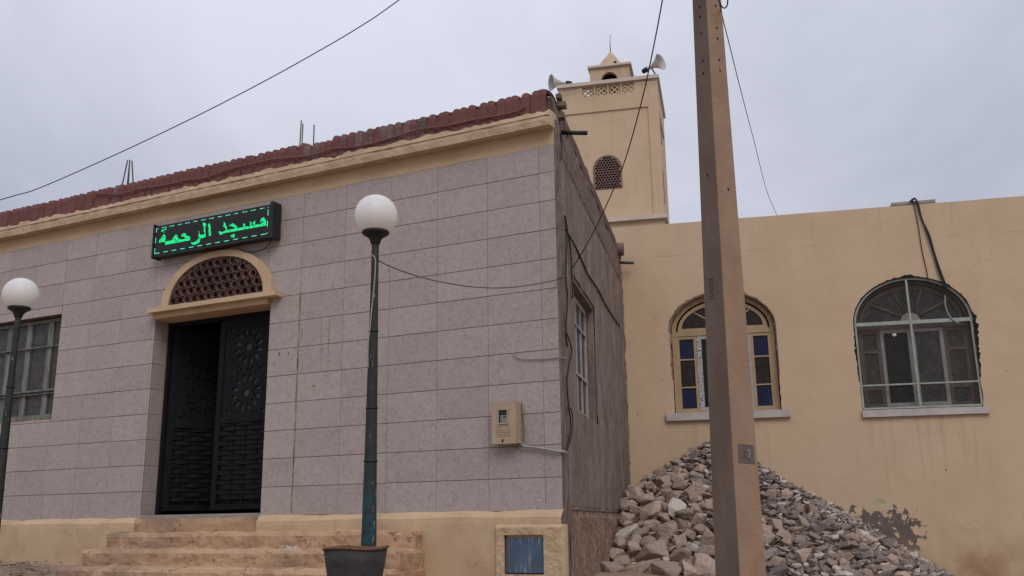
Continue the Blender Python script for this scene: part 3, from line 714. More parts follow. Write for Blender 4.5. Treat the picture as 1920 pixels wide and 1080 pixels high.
mb = MB(); mb.box(DX0, DX1, -.015, .27, -.02, .030); mb.build('threshold', M['conc'], mosque)
# plinth under the tiles, with an uneven top ledge; column with the blue hatch; steps
def plinth(name, x0, x1, n, mat):
    m_ = MB(); vs = []; fs = []
    for i in range(n + 1):
        x = x0 + (x1 - x0) * i / n; q = .012 * wob(x, 3, 4) + .006 * wob(x, 13, 5)
        vs += [(x, .0085, .006 + q), (x, -.004, .004 + q), (x, -.022 + .004 * wob(x, 5, 6), -.012 + q * .7), (x, -.056 + .006 * wob(x, 3, 7), -.050 + .012 * wob(x, 2, 8)), (x, -.060 + .006 * wob(x, 3, 7), -.10), (x, -.055, -1.2)]
    for i in range(n):
        a = i * 6; fs += [(a + k, a + 6 + k, a + 7 + k, a + 1 + k) for k in range(5)]
    return m_.add(vs, fs, False).build(name, mat, mosque)
plinth('plinth', XL, DX0 - .002, 130, M['plinth']); plinth('plinth', DX1 + .002, XR + .01, 110, M['plinth'])
bms = bmesh.new(); gx = [-.462 + .0125 * k for k in range(54)]; gz = [-1.1, -.9, -.75, -.65] + [-.60 + .0125 * k for k in range(40)]
gv = {}
for a_, x_ in enumerate(gx):
    for b_, z_ in enumerate(gz):
        ed = min(x_ - gx[0], gx[-1] - x_, gz[-1] - z_); rd = max(0, .03 - ed) ** 2 / .03
        q_ = Vector((x_ * 6, z_ * 6, 2.)); d_n = .010 * noise.noise(q_) + .007 * noise.noise(q_ * 3.3) + .004 * noise.noise(q_ * 8)
        gv[a_, b_] = bms.verts.new((x_ + (.006 * noise.noise(Vector((3, z_ * 9, 1))) if a_ in (0, 53) else 0), -.094 + d_n + rd * 1.1, z_ + (.010 * noise.noise(Vector((x_ * 9, 3, 1))) if b_ == len(gz) - 1 else 0)))
HX0, HX1, HZ0, HZ1 = -.362, .012, -.525, -.205
for a_ in range(53):
    for b_ in range(len(gz) - 1):
        cx_, cz_ = (gx[a_] + gx[a_ + 1]) / 2, (gz[b_] + gz[b_ + 1]) / 2
        if HX0 < cx_ < HX1 and HZ0 < cz_ < HZ1: continue
        bms.faces.new((gv[a_, b_], gv[a_ + 1, b_], gv[a_ + 1, b_ + 1], gv[a_, b_ + 1]))
be = [e for e in bms.edges if len(e.link_faces) == 1]
r_ = bmesh.ops.extrude_edge_only(bms, edges=be)
for v in [g for g in r_['geom'] if isinstance(g, bmesh.types.BMVert)]: v.co.y = -.005
for v in bms.verts:
    pass
bmesh.ops.delete(bms, geom=[v for v in bms.verts if not v.link_faces], context='VERTS')
bmesh.ops.recalc_face_normals(bms, faces=bms.faces)
bm_build(bms, 'hatch_surround', M['plinth'], mosque)
mb = MB(); mb.box(HX0 - .03, HX1 + .03, -.03, -.02, HZ0 - .03, HZ1 + .03); mb.build('hatch_recess', M['dark'], mosque)
mb = MB(); mb.box(-.352, .004, -.072, -.060, -.512, -.225); hd = mb.build('hatch_door', M['hatch'], mosque)
mb = MB(); mb.box(-.36, .010, -.070, -.062, -.521, -.513); mb.box(-.362, -.3525, -.070, -.062, -.513, -.206); mb.build('hatch_frame', M['dark'], hd)
for k, (x0, x1, y0, zt, zb) in enumerate(((-5.03, -1.19, -.23, -.150, -.9), (-5.05, -1.18, -.50, -.306, -1.0), (-5.07, -1.17, -.77, -.466, -1.1), (-5.09, -1.16, -1.04, -.62, -1.2))):
    bm = rough_box(x0, x1, y0, -.03 - .003 * k, zb, zt, .04, .026, seed=40 + k, sc=5)
    bm_build(bm, 'step', M['step'], mosque)
bm = rough_box(DX0 - .0, DX1 + .0, -.07, -.030, -.20, -.004, .05, .008, seed=47, sc=6); bm_build(bm, 'door_riser', M['step'], mosque)
# front window: recess, flaking grey wood frame, bars and panes
mb = MB()
fw_z0, fw_z1 = WZ0 + .03, WZ1 - .015
mb.box(WX0 + .01, WX1 - .004, .09, .15, fw_z1 - .04, fw_z1); mb.box(WX0 + .01, WX1 - .004, .09, .15, fw_z0, fw_z0 + .05)
for x in (WX0 + .01, WX1 - .06): mb.box(x, x + .056, .09, .15, fw_z0 + .05, fw_z1 - .04)
fwf = mb.build('window_frame', M['woodgrey'], mosque)
mulls = [-6.62, -7.00, -7.36, -7.74]
for x in mulls:
    m_ = MB(); m_.box(x - .042, x + .042, .095, .14, fw_z0 + .05, fw_z1 - .04); m_.build('mullion', M['woodgrey'], fwf)
for z, hh in ((1.51, .02), (1.475, .008), (2.05, .012)):
    m_ = MB(); m_.box(WX0 + .06, WX1 - .01, .070, .092, z, z + hh); m_.build('rail', M['woodgrey'], fwf)
edges_ = [WX1 - .06] + mulls + [WX0 + .066]
for i in range(len(edges_) - 1):
    m_ = MB(); m_.box(edges_[i + 1] + .036 if i < 4 else edges_[i + 1], edges_[i] - (.036 if i else 0), .115, .12, fw_z0 + .05, fw_z1 - .04); m_.build('pane', M['greypane'], fwf)
bm = rough_box(WX0, WX1 + .01, .0, .25, WZ0 - .012, WZ0 + .02, .05, .006, seed=51, sc=9); bm_build(bm, 'window_sill', M['joint'], mosque)
# bare reinforcing bars sticking out of the roof
for (b, t_) in (((562, 275), (565, 226)), ((566, 272), (568, 232)), ((588, 268), (589, 234))):
    m_ = MB(); m_.tube([fac(*b, .3) - UP * .35, fac(*b, .3), fac(*t_, .3)], .007, 6); m_.build('rebar', M['rebar'], mosque)
top = fac(243, 301, .35)
for dx, dy in ((-.075, -.06), (.075, -.06), (-.075, .08), (.075, .08)):
    m_ = MB(); m_.tube([Vector((top.x + dx * 1.4, .35 + dy, 3.60)), Vector((top.x + dx * .25, .35 + dy * .25, top.z))], .008, 6); m_.build('rebar', M['rebar'], mosque)

# ================================================================== PRAYER HALL with yellow wall and arched windows
hall = thing('prayer_hall', 'tall yellow plastered wall of the hall with two arched windows', 'building', R0, A)
w1 = arch(.70, 2.20, 1.40, 2.62, 3.165, 28); w2 = arch(3.28, 4.845, 1.33, 2.57, 3.205, 30)
def jag(poly, amp, k):
    res = []
    for i, (x, z) in enumerate(poly):
        x2, z2 = poly[(i + 1) % len(poly)]; L = math.hypot(x2 - x, z2 - z); n = max(1, int(L / .05))
        for q in range(n):
            f = q / n; px, pz = x + (x2 - x) * f, z + (z2 - z) * f
            d = amp * (wob(px * 3 + pz * 5, 9, k) + .6 * wob(px * 7 + pz * 3, 23, k)); dx, dz = (z2 - z) / L, -(x2 - x) / L
            res.append((px + dx * d, pz + dz * d))
    return res
top_pts = [(9.5 - .25 * i, 4.275 + .006 * wob(i, .7, 3) + .003 * wob(i, 2.3, 2)) for i in range(49)]
mb = MB(); slab(mb, [(-2.5, -1.6), (9.5, -1.6)] + top_pts, [jag(w1, .010, 1), jag(w2, .014, 2)], 0, .24)
mb.build('hall_wall', M['hall'], hall)
mb = MB(); mb.box(-2.5, 9.5, .245, 6, 4.0, 4.1); mb.build('hall_roof', M['conc'], hall)
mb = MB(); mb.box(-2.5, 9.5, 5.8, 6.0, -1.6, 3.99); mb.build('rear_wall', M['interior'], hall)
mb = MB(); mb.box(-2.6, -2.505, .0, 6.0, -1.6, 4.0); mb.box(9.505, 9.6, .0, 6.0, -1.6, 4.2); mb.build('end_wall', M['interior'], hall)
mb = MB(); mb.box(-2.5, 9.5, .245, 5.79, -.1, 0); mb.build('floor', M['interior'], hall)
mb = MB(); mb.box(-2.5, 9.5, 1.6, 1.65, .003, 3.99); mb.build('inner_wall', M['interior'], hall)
bm = rough_box(3.96, 4.56, .0, .35, 4.285, 4.335, .07, .006, seed=61); bm_build(bm, 'roof_slab', M['conc'], hall)
def fb(mb, x0, x1, y0, y1, z0, z1): return mb.box(x0, x1, y0, y1, z0, z1)
# window 1: ochre wood, blue and brown panes, one white sash standing open
def arch_frame(name, mat, parent, x0, x1, z0, zs, zt, t_, y0, y1, tb=None):
    m_ = MB(); slab(m_, arch(x0, x1, z0, zs, zt, 28), [arch(x0 + t_, x1 - t_, z0 + (tb or t_), zs, zt - t_, 28)], y0, y1); return m_.build(name, mat, parent)
aw = arch_frame('arched_window', M['tanframe'], hall, .712, 2.188, 1.40, 2.62, 3.152, .062, .10, .17, .035); aw['label'] = 'window with ochre frame and blue and brown panes behind the concrete pole'
m_ = MB(); fb(m_, .774, 2.126, .095, .165, 2.545, 2.615); m_.build('transom', M['tanframe'], aw)
m_ = MB(); slab(m_, arch(.80, 2.10, 2.617, 2.617, 3.06, 24), [arch(.865, 2.035, 2.66, 2.66, 3.0, 24)], .11, .155); m_.build('fanlight_frame', M['tanframe'], aw)
for ang in (45, 90, 135):
    c = Vector((1.45, .13, 2.66)); e = c + Vector((math.cos(R(ang)) * .57, 0, math.sin(R(ang)) * .34))
    m_ = MB(); m_.tube([c, e], .014, 6); m_.build('glazing_bar', M['tanframe'], aw)
m_ = MB(); slab(m_, arch(.87, 2.03, 2.665, 2.665, 2.995, 20), [], .13, .134); m_.build('pane', M['brownpane'], aw)
for x0, x1 in ((.774, 1.062), (1.838, 2.126)):
    m_ = MB(); slab(m_, rect(x0, x1, 1.436, 2.543), [rect(x0 + .04, x1 - .04, 1.475, 1.775), rect(x0 + .04, x1 - .04, 1.795, 2.185), rect(x0 + .04, x1 - .04, 2.205, 2.50)], .105, .155)
    m_.build('side_casement', M['tanframe'], aw)
    for (zz0, zz1, mm) in ((1.475, 1.775, 'bluepane'), (1.795, 2.185, 'brownpane'), (2.205, 2.50, 'bluepane')):
        m_ = MB(); fb(m_, x0 + .041, x1 - .041, .128, .132, zz0 + .001, zz1 - .001); m_.build('pane', M[mm], aw)
m_ = MB(); slab(m_, rect(1.064, 1.45, 1.436, 2.543), [rect(1.135, 1.40, 1.49, 2.49)], .105, .15); sash = m_.build('sash', M['whiteframe'], aw)
m_ = MB(); fb(m_, 1.068, 1.128, .1005, .1045, 1.45, 2.53); m_.build('printed_film', M['film'], sash)
m_ = MB(); fb(m_, 1.136, 1.399, .124, .128, 1.491, 2.489); m_.build('pane', M['pane'], sash)
m_ = MB(); slab(m_, rect(1.452, 1.836, 1.436, 2.543), [rect(1.50, 1.775, 1.49, 2.49)], .105, .15); sash = m_.build('sash', M['whiteframe'], aw)
m_ = MB(); fb(m_, 1.501, 1.774, .124, .128, 1.491, 2.489); m_.build('pane', M['pane'], sash)
bm = rough_box(.575, 2.315, -.06, .10, 1.29, 1.402, .08, .005, seed=71, sc=5); bm_build(bm, 'window_sill', M['cementsill'], hall)
# window 2: old wooden window behind a pale green iron grille with wire netting
gw = arch_frame('arched_window', M['brownwood'], hall, 3.292, 4.833, 1.345, 2.57, 3.19, .055, .13, .19); gw['label'] = 'window behind pale green arched grille with wire netting'
m_ = MB(); fb(m_, 3.347, 4.778, .13, .185, 2.49, 2.56); m_.build('transom', M['brownwood'], gw)
m_ = MB(); slab(m_, arch(3.36, 4.765, 2.562, 2.562, 3.12, 28), [arch(3.42, 4.705, 2.60, 2.60, 3.06, 28)], .14, .175); m_.build('fanlight_frame', M['brownwood'], gw)
m_ = MB(); slab(m_, arch(3.93, 4.19, 2.602, 2.602, 2.72, 14), [], .135, .172); m_.build('fanlight_hub', M['cementsill'], gw)
for ang in (36, 72, 108, 144):
    m_ = MB(); m_.tube([Vector((4.06 + .13 * math.cos(R(ang)), .155, 2.602 + .11 * math.sin(R(ang)))), Vector((4.06 + .66 * math.cos(R(ang)), .155, 2.602 + .47 * math.sin(R(ang))))], .020, 6); m_.build('glazing_bar', M['brownwood'], gw)
m_ = MB(); slab(m_, arch(3.37, 4.755, 2.57, 2.57, 3.11, 20), [], .158, .162); m_.build('pane', M['greypane'], gw)
for x0, x1 in ((3.347, 3.63), (4.47, 4.778)):
    m_ = MB(); slab(m_, rect(x0, x1, 1.401, 2.488), [rect(x0 + .05, x1 - .05, 1.44, 1.64), rect(x0 + .05, x1 - .05, 1.70, 2.16), rect(x0 + .05, x1 - .05, 2.21, 2.44)], .14, .175); m_.build('side_casement', M['brownwood'], gw)
    for zz0, zz1 in ((1.44, 1.64), (1.70, 2.16), (2.21, 2.44)):
        m_ = MB(); fb(m_, x0 + .051, x1 - .051, .155, .159, zz0 + .001, zz1 - .001); m_.build('pane', M['greypane'], gw)
for x0, x1, nm in ((3.632, 4.045, 'pane'), (4.050, 4.468, 'greypane')):
    m_ = MB(); slab(m_, rect(x0, x1, 1.401, 2.488), [rect(x0 + .045, x1 - .05, 1.45, 2.44)], .135, .17); sash = m_.build('sash', M['whiteframe'], gw)
    m_ = MB(); fb(m_, x0 + .046, x1 - .051, .150, .154, 1.451, 2.439); m_.build('pane', M[nm], sash)
gl = arch_frame('window_grille', M['greenpaint'], hall, 3.286, 4.839, 1.36, 2.57, 3.20, .024, .02, .05)
for (x0, x1, z0, z1) in ((4.026, 4.054, 2.59, 3.176), (4.026, 4.054, 1.384, 2.535), (3.31, 4.815, 2.537, 2.588), (3.31, 4.024, 1.683, 1.705), (4.056, 4.815, 1.683, 1.705)):
    m_ = MB(); fb(m_, x0, x1, .018, .045, z0, z1); m_.build('grille_bar', M['greenpaint'], gl)
net = MB(); gin = arch(3.31, 4.815, 1.385, 2.57, 3.176, 28); s_ = .034
for sg in (1, -1):
    for k_ in range(-70, 130):
        c0 = k_ * s_; seg = None; pts = []
        z = 1.385
        while z < 3.18:
            x = 3.31 + c0 + sg * (z - 1.385) * .55
            ok = inside((x, z), gin)
            if ok: pts.append((x, z))
            z += .03
        if len(pts) > 1:
            a_, b_ = pts[0], pts[-1]; net.tube([(a_[0], .034 + .002 * sg, a_[1]), (b_[0], .034 + .002 * sg, b_[1])], .0024, 3, cap=False)
stuff(net.build('wire_netting', M['netwire'], gl))
bm = rough_box(3.265, 4.90, -.05, .13, 1.245, 1.348, .08, .006, seed=72, sc=5); bm_build(bm, 'window_sill', M['cementsill'], hall)
def torn(name, inner, z_min, wd, mat, k, bias):
    cx = (min(p[0] for p in inner) + max(p[0] for p in inner)) / 2; outer = []; seg = []
    pts = [p for p in inner if p[1] >= z_min]
    dense = []
    for i in range(len(pts) - 1):
        for q in range(max(1, int(math.dist(pts[i], pts[i + 1]) / .018))):
            f = q / max(1, int(math.dist(pts[i], pts[i + 1]) / .018)); dense.append((pts[i][0] + (pts[i + 1][0] - pts[i][0]) * f, pts[i][1] + (pts[i + 1][1] - pts[i][1]) * f))
    dense.append(pts[-1])
    m_ = MB(); vs = []; fs = []
    for i, (x, z) in enumerate(dense):
        a, b = dense[max(i - 1, 0)], dense[min(i + 1, len(dense) - 1)]; L = math.dist(a, b) or 1
        nx, nz_ = (b[1] - a[1]) / L, -(b[0] - a[0]) / L
        e = noise.noise(Vector((x * 2.1, z * 2.1, k))) + .9 * noise.noise(Vector((x * 11, z * 11, k))) + .5 * noise.noise(Vector((x * 31, z * 31, k))) + bias(x, z)
        e = max(e, 0.02) * wd
        vs += [(x - nx * .012, -.0035, z - nz_ * .012), (x + nx * e, -.003, z + nz_ * e), (x + nx * (e + .004), .002, z + nz_ * (e + .004))]
    for i in range(len(dense) - 1):
        a = i * 3; fs += [(a, a + 1, a + 4, a + 3), (a + 1, a + 2, a + 5, a + 4)]
    return m_.add(vs, fs).build(name, mat, hall)
def side_pts(x0, x1, z0, zs, zt):
    return [(x1, z0)] + arch(x0, x1, zs, zs, zt, 40) + [(x0, z0)]
torn('torn_plaster', side_pts(3.272, 4.853, 1.75, 2.57, 3.213), 1.7, .045, M['dark'], 3, lambda x, z: .45 if x > 4.5 and 1.85 < z < 2.7 else (-.08 if z > 2.4 else -.2 if x > 4 else .05))
torn('torn_plaster', side_pts(.69, 2.21, 1.9, 2.62, 3.175), 1.85, .032, M['cement_edge'], 7, lambda x, z: .25 if z > 2.6 else -.3)
bx_, bz_ = rwall(1677, 626, .8)
bt_ = thing('hanging_bulb', 'small lit bulb hanging in the dark hall behind the grilled window', 'light bulb', W(bx_, .8, bz_))
m_ = MB(); m_.lathe([(.001, -.035), (.022, -.03), (.030, -.012), (.024, .012), (.012, .03), (.001, .032)], 14); m_.build('bulb', emit('lit_bulb', (1, .96, .9), 7), bt_)
m_ = MB(); m_.tube([(0, 0, .03), (0, 0, .07), (0, 0, 3.98 - bz_)], .006, 6); m_.build('flex', M['cable'], bt_)
# ================================================================== MINARET
MD = .6
mina = thing('minaret', 'square yellow minaret with lattice parapet and small pyramid cap rising behind the walls', 'tower', R0 + EN * MD, A)
U0, U1, DEP = -.965, .672, 1.64
wn = arch(-.44, .03, 5.135, 5.50, 5.72, 18); lat_r = [rect(-.59 + .2225 * i + .012, -.59 + .2225 * (i + 1) - .012, 6.785, 6.953) for i in range(4)]
pan = rect(-.862, .505, 4.62, 6.50)
mb = MB(); slab(mb, rect(U0, U1, 4.0, 6.975), [pan] + lat_r, 0, .12); mb.build('shaft_front', M['minaret'], mina)
mb = MB(); slab(mb, pan, [wn], .022, .12); mb.build('front_panel', M['minaret'], mina)
def MSf(x, y, z): return (U1 - y, x, z)
npan = rect(.25, DEP - .25, 4.62, 6.50)
mb = MB(); slab(mb, rect(.121, DEP - .0, 4.0, 6.975), [npan], 0, .12, MSf); fixn(mb.build('shaft_side', M['minaret'], mina).data)
mb = MB(); mb.box(U1 - .12, U1 - .025, .25, DEP - .25, 4.62, 6.50); sp_ = mb.build('side_panel', M['minaret'], mina)
for (y0, y1, z0, z1) in ((.33, .62, 6.05, 6.42), (.42, .60, 5.0, 5.55)):
    mb = MB(); mb.box(U1 - .027, U1 - .006, y0, y1, z0, z1); mb.build('side_slot', M['claustra'], mina)
mb = MB(); mb.box(U0, U0 + .12, .121, DEP, 4.0, 6.975); mb.box(U0 + .121, U1 - .121, DEP - .12, DEP, 4.0, 6.70); mb.build('shaft_rear', M['minaret'], mina)
mb = MB(); mb.box(U0 + .121, U1 - .121, .121, DEP - .121, 6.55, 6.64); mb.build('deck', M['conc'], mina)
mb = MB(); mb.box(U0 - .035, U1 + .035, -.035, .15, 6.978, 7.04); mb.box(U1 - .13, U1 + .035, .153, DEP + .03, 6.978, 7.04); mb.box(U0 - .035, U0 + .13, .153, DEP + .03, 6.978, 7.04)
mb.box(U0 + .133, U1 - .133, DEP - .13, DEP + .03, 6.978, 7.04); mb.build('coping', M['coping'], mina)
mb = MB(); mb.box(U0 - .05, U1 + .05, -.07, -.002, 4.55, 4.615); mb.box(U1 + .002, U1 + .05, .0, DEP, 4.55, 4.615); mb.build('ledge', M['coping'], mina)
for i in range(4):
    x0 = -.59 + .2225 * i + .012; x1 = x0 + .1985; m_ = MB(); holes = []
    cw, ch = (x1 - x0) / 4, .168 / 4; zc = 6.785
    for a_ in range(5):
        for b_ in range(5):
            if (a_ + b_) % 2 == 0: continue
            px, pz = x0 + cw * a_, zc + ch * b_
            P = [(px - cw * .66, pz), (px, pz - ch * .66), (px + cw * .66, pz), (px, pz + ch * .66)]
            P = [(min(max(p[0], x0 + .006), x1 - .006), min(max(p[1], zc + .006), zc + .162)) for p in P]
            holes.append(P)
    slab(m_, rect(x0, x1, zc, zc + .168), holes, .02, .06); m_.build('lattice_block', M['minaret'], mina)
# ring claustra of the minaret window
ho = []; wsh = arch(-.432, .022, 5.143, 5.50, 5.712, 18)
for row in range(14):
    for i in range(-7, 8):
        x = -.205 + i * .047 + (.0235 if row % 2 else 0); z = 5.165 + row * .0425
        h_ = [(x + .0205 * math.cos(q), z + .0205 * math.sin(q)) for q in [2 * math.pi * j / 8 for j in range(8)]]
        if all(inside(p, wsh) for p in h_): ho.append(h_)
mb = MB(); slab(mb, wn, ho, .014, .06); mb.build('window_lattice', M['claustra_pale'], mina)
mb = MB(); mb.box(-.5, .09, .13, .14, 5.1, 5.78); mb.build('window_backing', M['dark'], mina)  # shade inside the shaft put in as a dark-coloured sheet
# lantern: small arched block, slab, pyramid, finial
def lu(px, py, v): 
    X = hit(px, py, R0 + EN * (MD + v), EN); return (X - R0).dot(EU), X.z
LV = .48
ua, zb_ = lu(1106, 150, LV); ub, _ = lu(1180, 141, LV); ul, zs_ = lu(1102, 126, LV); ur, _ = lu(1183.5, 119, LV)
_, z_ap = lu(1145, 96, LV + (ub - ua) / 2); _, z_rod = lu(1145, 64, LV + (ub - ua) / 2)
aL, zA = lu(1127, 150, LV); aR, _ = lu(1158, 147, LV); _, zAt = lu(1142, 135, LV)
lw = ub - ua
mb = MB(); slab(mb, rect(ua, ub, 6.64, zs_ - .045), [arch(aL, aR, 6.9, zA - .02, zAt, 16)], LV, LV + .09); mb.build('lantern_front', M['minaret'], mina)
mb = MB(); mb.box(ub - .09, ub, LV + .091, LV + lw, 6.64, zs_ - .045); mb.box(ua, ua + .09, LV + .091, LV + lw, 6.64, zs_ - .045); mb.box(ua + .091, ub - .091, LV + lw - .09, LV + lw, 6.64, zs_ - .045); mb.build('lantern_wall', M['minaret'], mina)
mb = MB(); mb.box(ua + .095, ub - .095, LV + .14, LV + .15, 6.66, zs_ - .05); mb.build('lantern_shade', M['dark'], mina)  # dark sheet added behind the arch as painted shade of the hollow
mb = MB(); mb.box(ul, ur, LV - .045, LV + lw + .045, zs_ - .043, zs_ - .005); mb.build('lantern_slab', M['coping'], mina)
cx_, cy_ = (ua + ub) / 2, LV + lw / 2; hw = lw * .36
mb = MB(); mb.add([(cx_ - hw, cy_ - hw, zs_ - .006), (cx_ + hw, cy_ - hw, zs_ - .006), (cx_ + hw, cy_ + hw, zs_ - .006), (cx_ - hw, cy_ + hw, zs_ - .006), (cx_, cy_, z_ap)], [(0, 1, 4), (1, 2, 4), (2, 3, 4), (3, 0, 4), (3, 2, 1, 0)]); mb.build('pyramid_cap', M['minaret'], mina)
mb = MB(); mb.tube([(cx_, cy_, z_ap - .03), (cx_, cy_, z_ap + .12), (cx_ - .004, cy_, z_ap + .16), (cx_ + .012, cy_, z_rod)], .009, 6, .004); mb.build('finial', M['rebar'], mina)
mb = MB(); mb.lathe([(0, 0), (.02, .004), (.028, .03), (.012, .05), (0, .052)], 10, lambda x, y, z: (cx_ + .11 + x, LV - .02 + y, zs_ - .004 + z)); mb.build('cap_stone', M['dark'], mina)

# ================================================================== loudspeakers
def horn(label, c, axis_, rad, foot):
    t_ = thing('loudspeaker', label, 'loudspeaker', c, 0, 'horn loudspeakers on the minaret')
    z = axis_.normalized(); x = z.orthogonal().normalized(); y = z.cross(x)
    fr = lambda a, b, d: x * a + y * b + z * d
    L = rad * 1.9
    prof = [(rad * (.17 + .83 * (i / 10) ** 2.1), -L + L * i / 10) for i in range(11)]
    m_ = MB(); m_.lathe(prof + [(rad * 1.05, .004), (rad * 1.03, .012), (rad * .97, .004)] + [(r * .93, d) for r, d in prof[::-1]], 28, fr); m_.build('horn', M['hornmetal'], t_)
    m_ = MB(); m_.lathe([(0, -L * .35), (rad * .16, -L * .38), (rad * .16, -L * .8), (rad * .10, -L * .95)], 14, fr); m_.build('phase_plug', M['hornmetal'], t_)
    m_ = MB(); m_.lathe([(0, -L * 1.42), (rad * .28, -L * 1.40), (rad * .33, -L * 1.2), (rad * .33, -L * 1.04), (rad * .2, -L * .98)], 16, fr); m_.build('driver', M['blackplastic'], t_)
    m_ = MB(); b = z * (-L * .75); m_.tube([b, b + (foot - b) * .5, foot], rad * .09, 6); m_.build('bracket', M['rebar'], t_)
    return t_
cL = hit(1034, 155, R0 + EN * (MD + .35), EN); horn('horn loudspeaker facing left on the left parapet corner of the minaret', cL, -AX * .95 - AZ * .28 - AY * .02, .138, AX * .30 + UP * -.20)
cR = hit(1238, 116, R0 + EN * (MD + .3), EN); horn('horn loudspeaker facing right on the right parapet corner of the minaret', cR, AX * .70 + AY * .30 - AZ * .62, .138, -AX * .06 - UP * .24 + AZ * .1)

# ================================================================== LED sign over the door
sign = thing('led_sign', 'black sign board with green lit Arabic lettering above the door', 'sign', (0, 0, 0))
SXa, SXb, SZa, SZb, SY = -4.745, -3.075, 2.872, 3.238, -.14
mb = MB(); mb.box(SXa, SXb, SY + .004, -.03, SZa, SZb); mb.build('case', M['blackplastic'], sign)
mb = MB(); mb.box(SXa + .012, SXb - .006, SY, SY + .003, SZa + .03, SZb - .02); mb.build('display', M['ledpanel'], sign)
for x0, x1 in ((SXa - .02, SXa), (SXb, SXb + .045)):
    mb = MB(); mb.box(x0, x1, SY - .012, -.02, SZa - .012, SZb + .022); mb.build('end_cap', M['blackplastic'], sign)
mb = MB()
for x in (-4.6, -3.3): mb.box(x, x + .04, -.03, .0, 2.95, 3.1)
mb.build('mount', M['rebar'], sign)
def cA(P): return [(284 + x / 12, 400 + y / 12) for x, y in P]
def cB(P): return [(400 + x / 12, 374 + y / 12) for x, y in P]
polys = [cA(p) for p in (
    [(215, 385), (330, 335), (335, 370), (225, 415)], [(275, 410), (305, 405), (310, 430), (285, 435)],
    [(285, 445), (312, 500), (322, 590), (305, 640), (250, 655), (165, 660), (175, 600), (235, 530), (275, 475)],
    [(295, 610), (335, 630), (470, 595), (700, 570), (760, 555), (730, 525), (640, 515), (690, 480), (690, 445), (740, 432), (850, 515), (880, 545), (870, 610), (620, 660), (410, 700), (315, 700)],
    [(560, 460), (592, 510), (615, 615), (560, 625), (552, 590), (530, 570), (510, 600), (460, 640), (470, 590), (500, 530)],
    [(1075, 560), (1105, 585), (1078, 650), (1000, 712), (930, 708), (865, 652), (940, 655), (1000, 625), (1050, 575)],
    [(1160, 205), (1200, 200), (1238, 260), (1215, 300), (1218, 420), (1226, 525), (1170, 550), (1095, 562), (1070, 560), (1070, 500), (1042, 460), (1080, 455), (1100, 485), (1160, 468), (1188, 460), (1180, 300), (1158, 250)],
    [(1058, 398), (1098, 425), (1075, 442)],
    [(1295, 210), (1325, 230), (1336, 350), (1340, 470), (1325, 530), (1300, 562), (1282, 540), (1296, 450), (1280, 400), (1286, 300), (1266, 295)])]
polys += [cB(p) for p in (
    [(235, 500), (288, 560), (280, 590), (306, 620), (308, 695), (280, 695), (265, 620), (212, 612), (240, 560)],
    [(115, 715), (150, 790), (300, 755), (500, 710), (700, 680), (900, 635), (1040, 615), (1195, 580), (1200, 508), (1100, 525), (1000, 555), (930, 575), (860, 585), (780, 597), (690, 605), (640, 615), (560, 645), (420, 660), (300, 685), (200, 727)],
    [(345, 602), (400, 542), (440, 530), (535, 595), (555, 670), (470, 692), (485, 630), (430, 602)],
    [(672, 535), (710, 535), (710, 620), (680, 620)], [(822, 500), (860, 508), (860, 600), (812, 600), (828, 560)], [(885, 510), (945, 470), (945, 575), (900, 565)],
    [(1035, 525), (1072, 470), (1085, 420), (1130, 395), (1185, 455), (1200, 545), (1150, 532), (1112, 475), (1085, 505)],
    [(395, 800), (430, 782), (495, 775), (485, 840), (440, 865), (400, 838)])]
sp2 = []
for P in polys:
    q = [fac(x, y, SY) for x, y in P]; sp2.append([(p.x, p.z) for p in q])
pit = .0098
led = MB()
nx_, nz_ = int((SXb - SXa - .05) / pit), int((SZb - SZa - .06) / pit)
lit = set()
for i in range(nx_):
    for j in range(nz_):
        x, z = SXa + .03 + i * pit, SZa + .04 + j * pit
        if random.random() > .10 and any(inside((x, z), P) for P in sp2) and any(inside((x, z + .0035), P) for P in sp2): lit.add((i, j))
for (i, j) in lit:
    x, z = SXa + .03 + i * pit, SZa + .04 + j * pit; s_ = pit * .40
    led.box(x - s_, x + s_, SY - .003, SY + .001, z - s_, z + s_)
stuff(led.build('led_lettering', M['led'], sign))
das = MB(); s_ = pit * .38
def dash(i, j):
    x, z = SXa + .03 + i * pit, SZa + .04 + j * pit; das.box(x - s_, x + s_, SY - .003, SY + .001, z - s_, z + s_)
for i in range(nx_):
    if i % 13 < 7:
        dash(i, 0)
    if (i + 4) % 12 < 7 and i % 5 != 2: dash(i, nz_ - 1)
for j in range(nz_):
    if j % 13 < 7: dash(-1, j)
    if (j + 5) % 13 < 7: dash(nx_ - 1, j)
stuff(das.build('led_border', M['leddash'], sign))

# ================================================================== electricity meter box
mt = thing('meter_box', 'beige plastic electricity meter box mounted on the tiled wall', 'meter box', (-.338, 0, .765))
hx, hz, dp = .127, .187, .105
bm = rough_box(-hx, hx, -dp * .72, -.004, -hz, hz, .2, 0); bmesh.ops.bevel(bm, geom=bm.edges[:], offset=.006, segments=2, affect='EDGES'); bm_build(bm, 'body', M['meter'], mt)
bm = rough_box(-hx - .006, hx - .014, -dp, -dp * .72 - .002, -hz - .004, hz + .004, .2, 0); bmesh.ops.bevel(bm, geom=bm.edges[:], offset=.006, segments=2, affect='EDGES'); cov = bm_build(bm, 'cover', M['meter'], mt)
mb = MB(); slab(mb, rect(-.062, .042, -.012, .122), [rect(-.052, .032, -.002, .112)], -dp - .012, -dp - .001); mb.build('window_rim', M['meter'], cov)
mb = MB(); mb.box(-.051, .031, -dp - .004, -dp - .001, -.001, .111); mb.build('window', M['meterglass'], cov)
mb = MB(); mb.box(-.036, .031, -dp - .006, -dp - .0045, .0, .066); mb.build('dial_face', M['meterface'], cov)
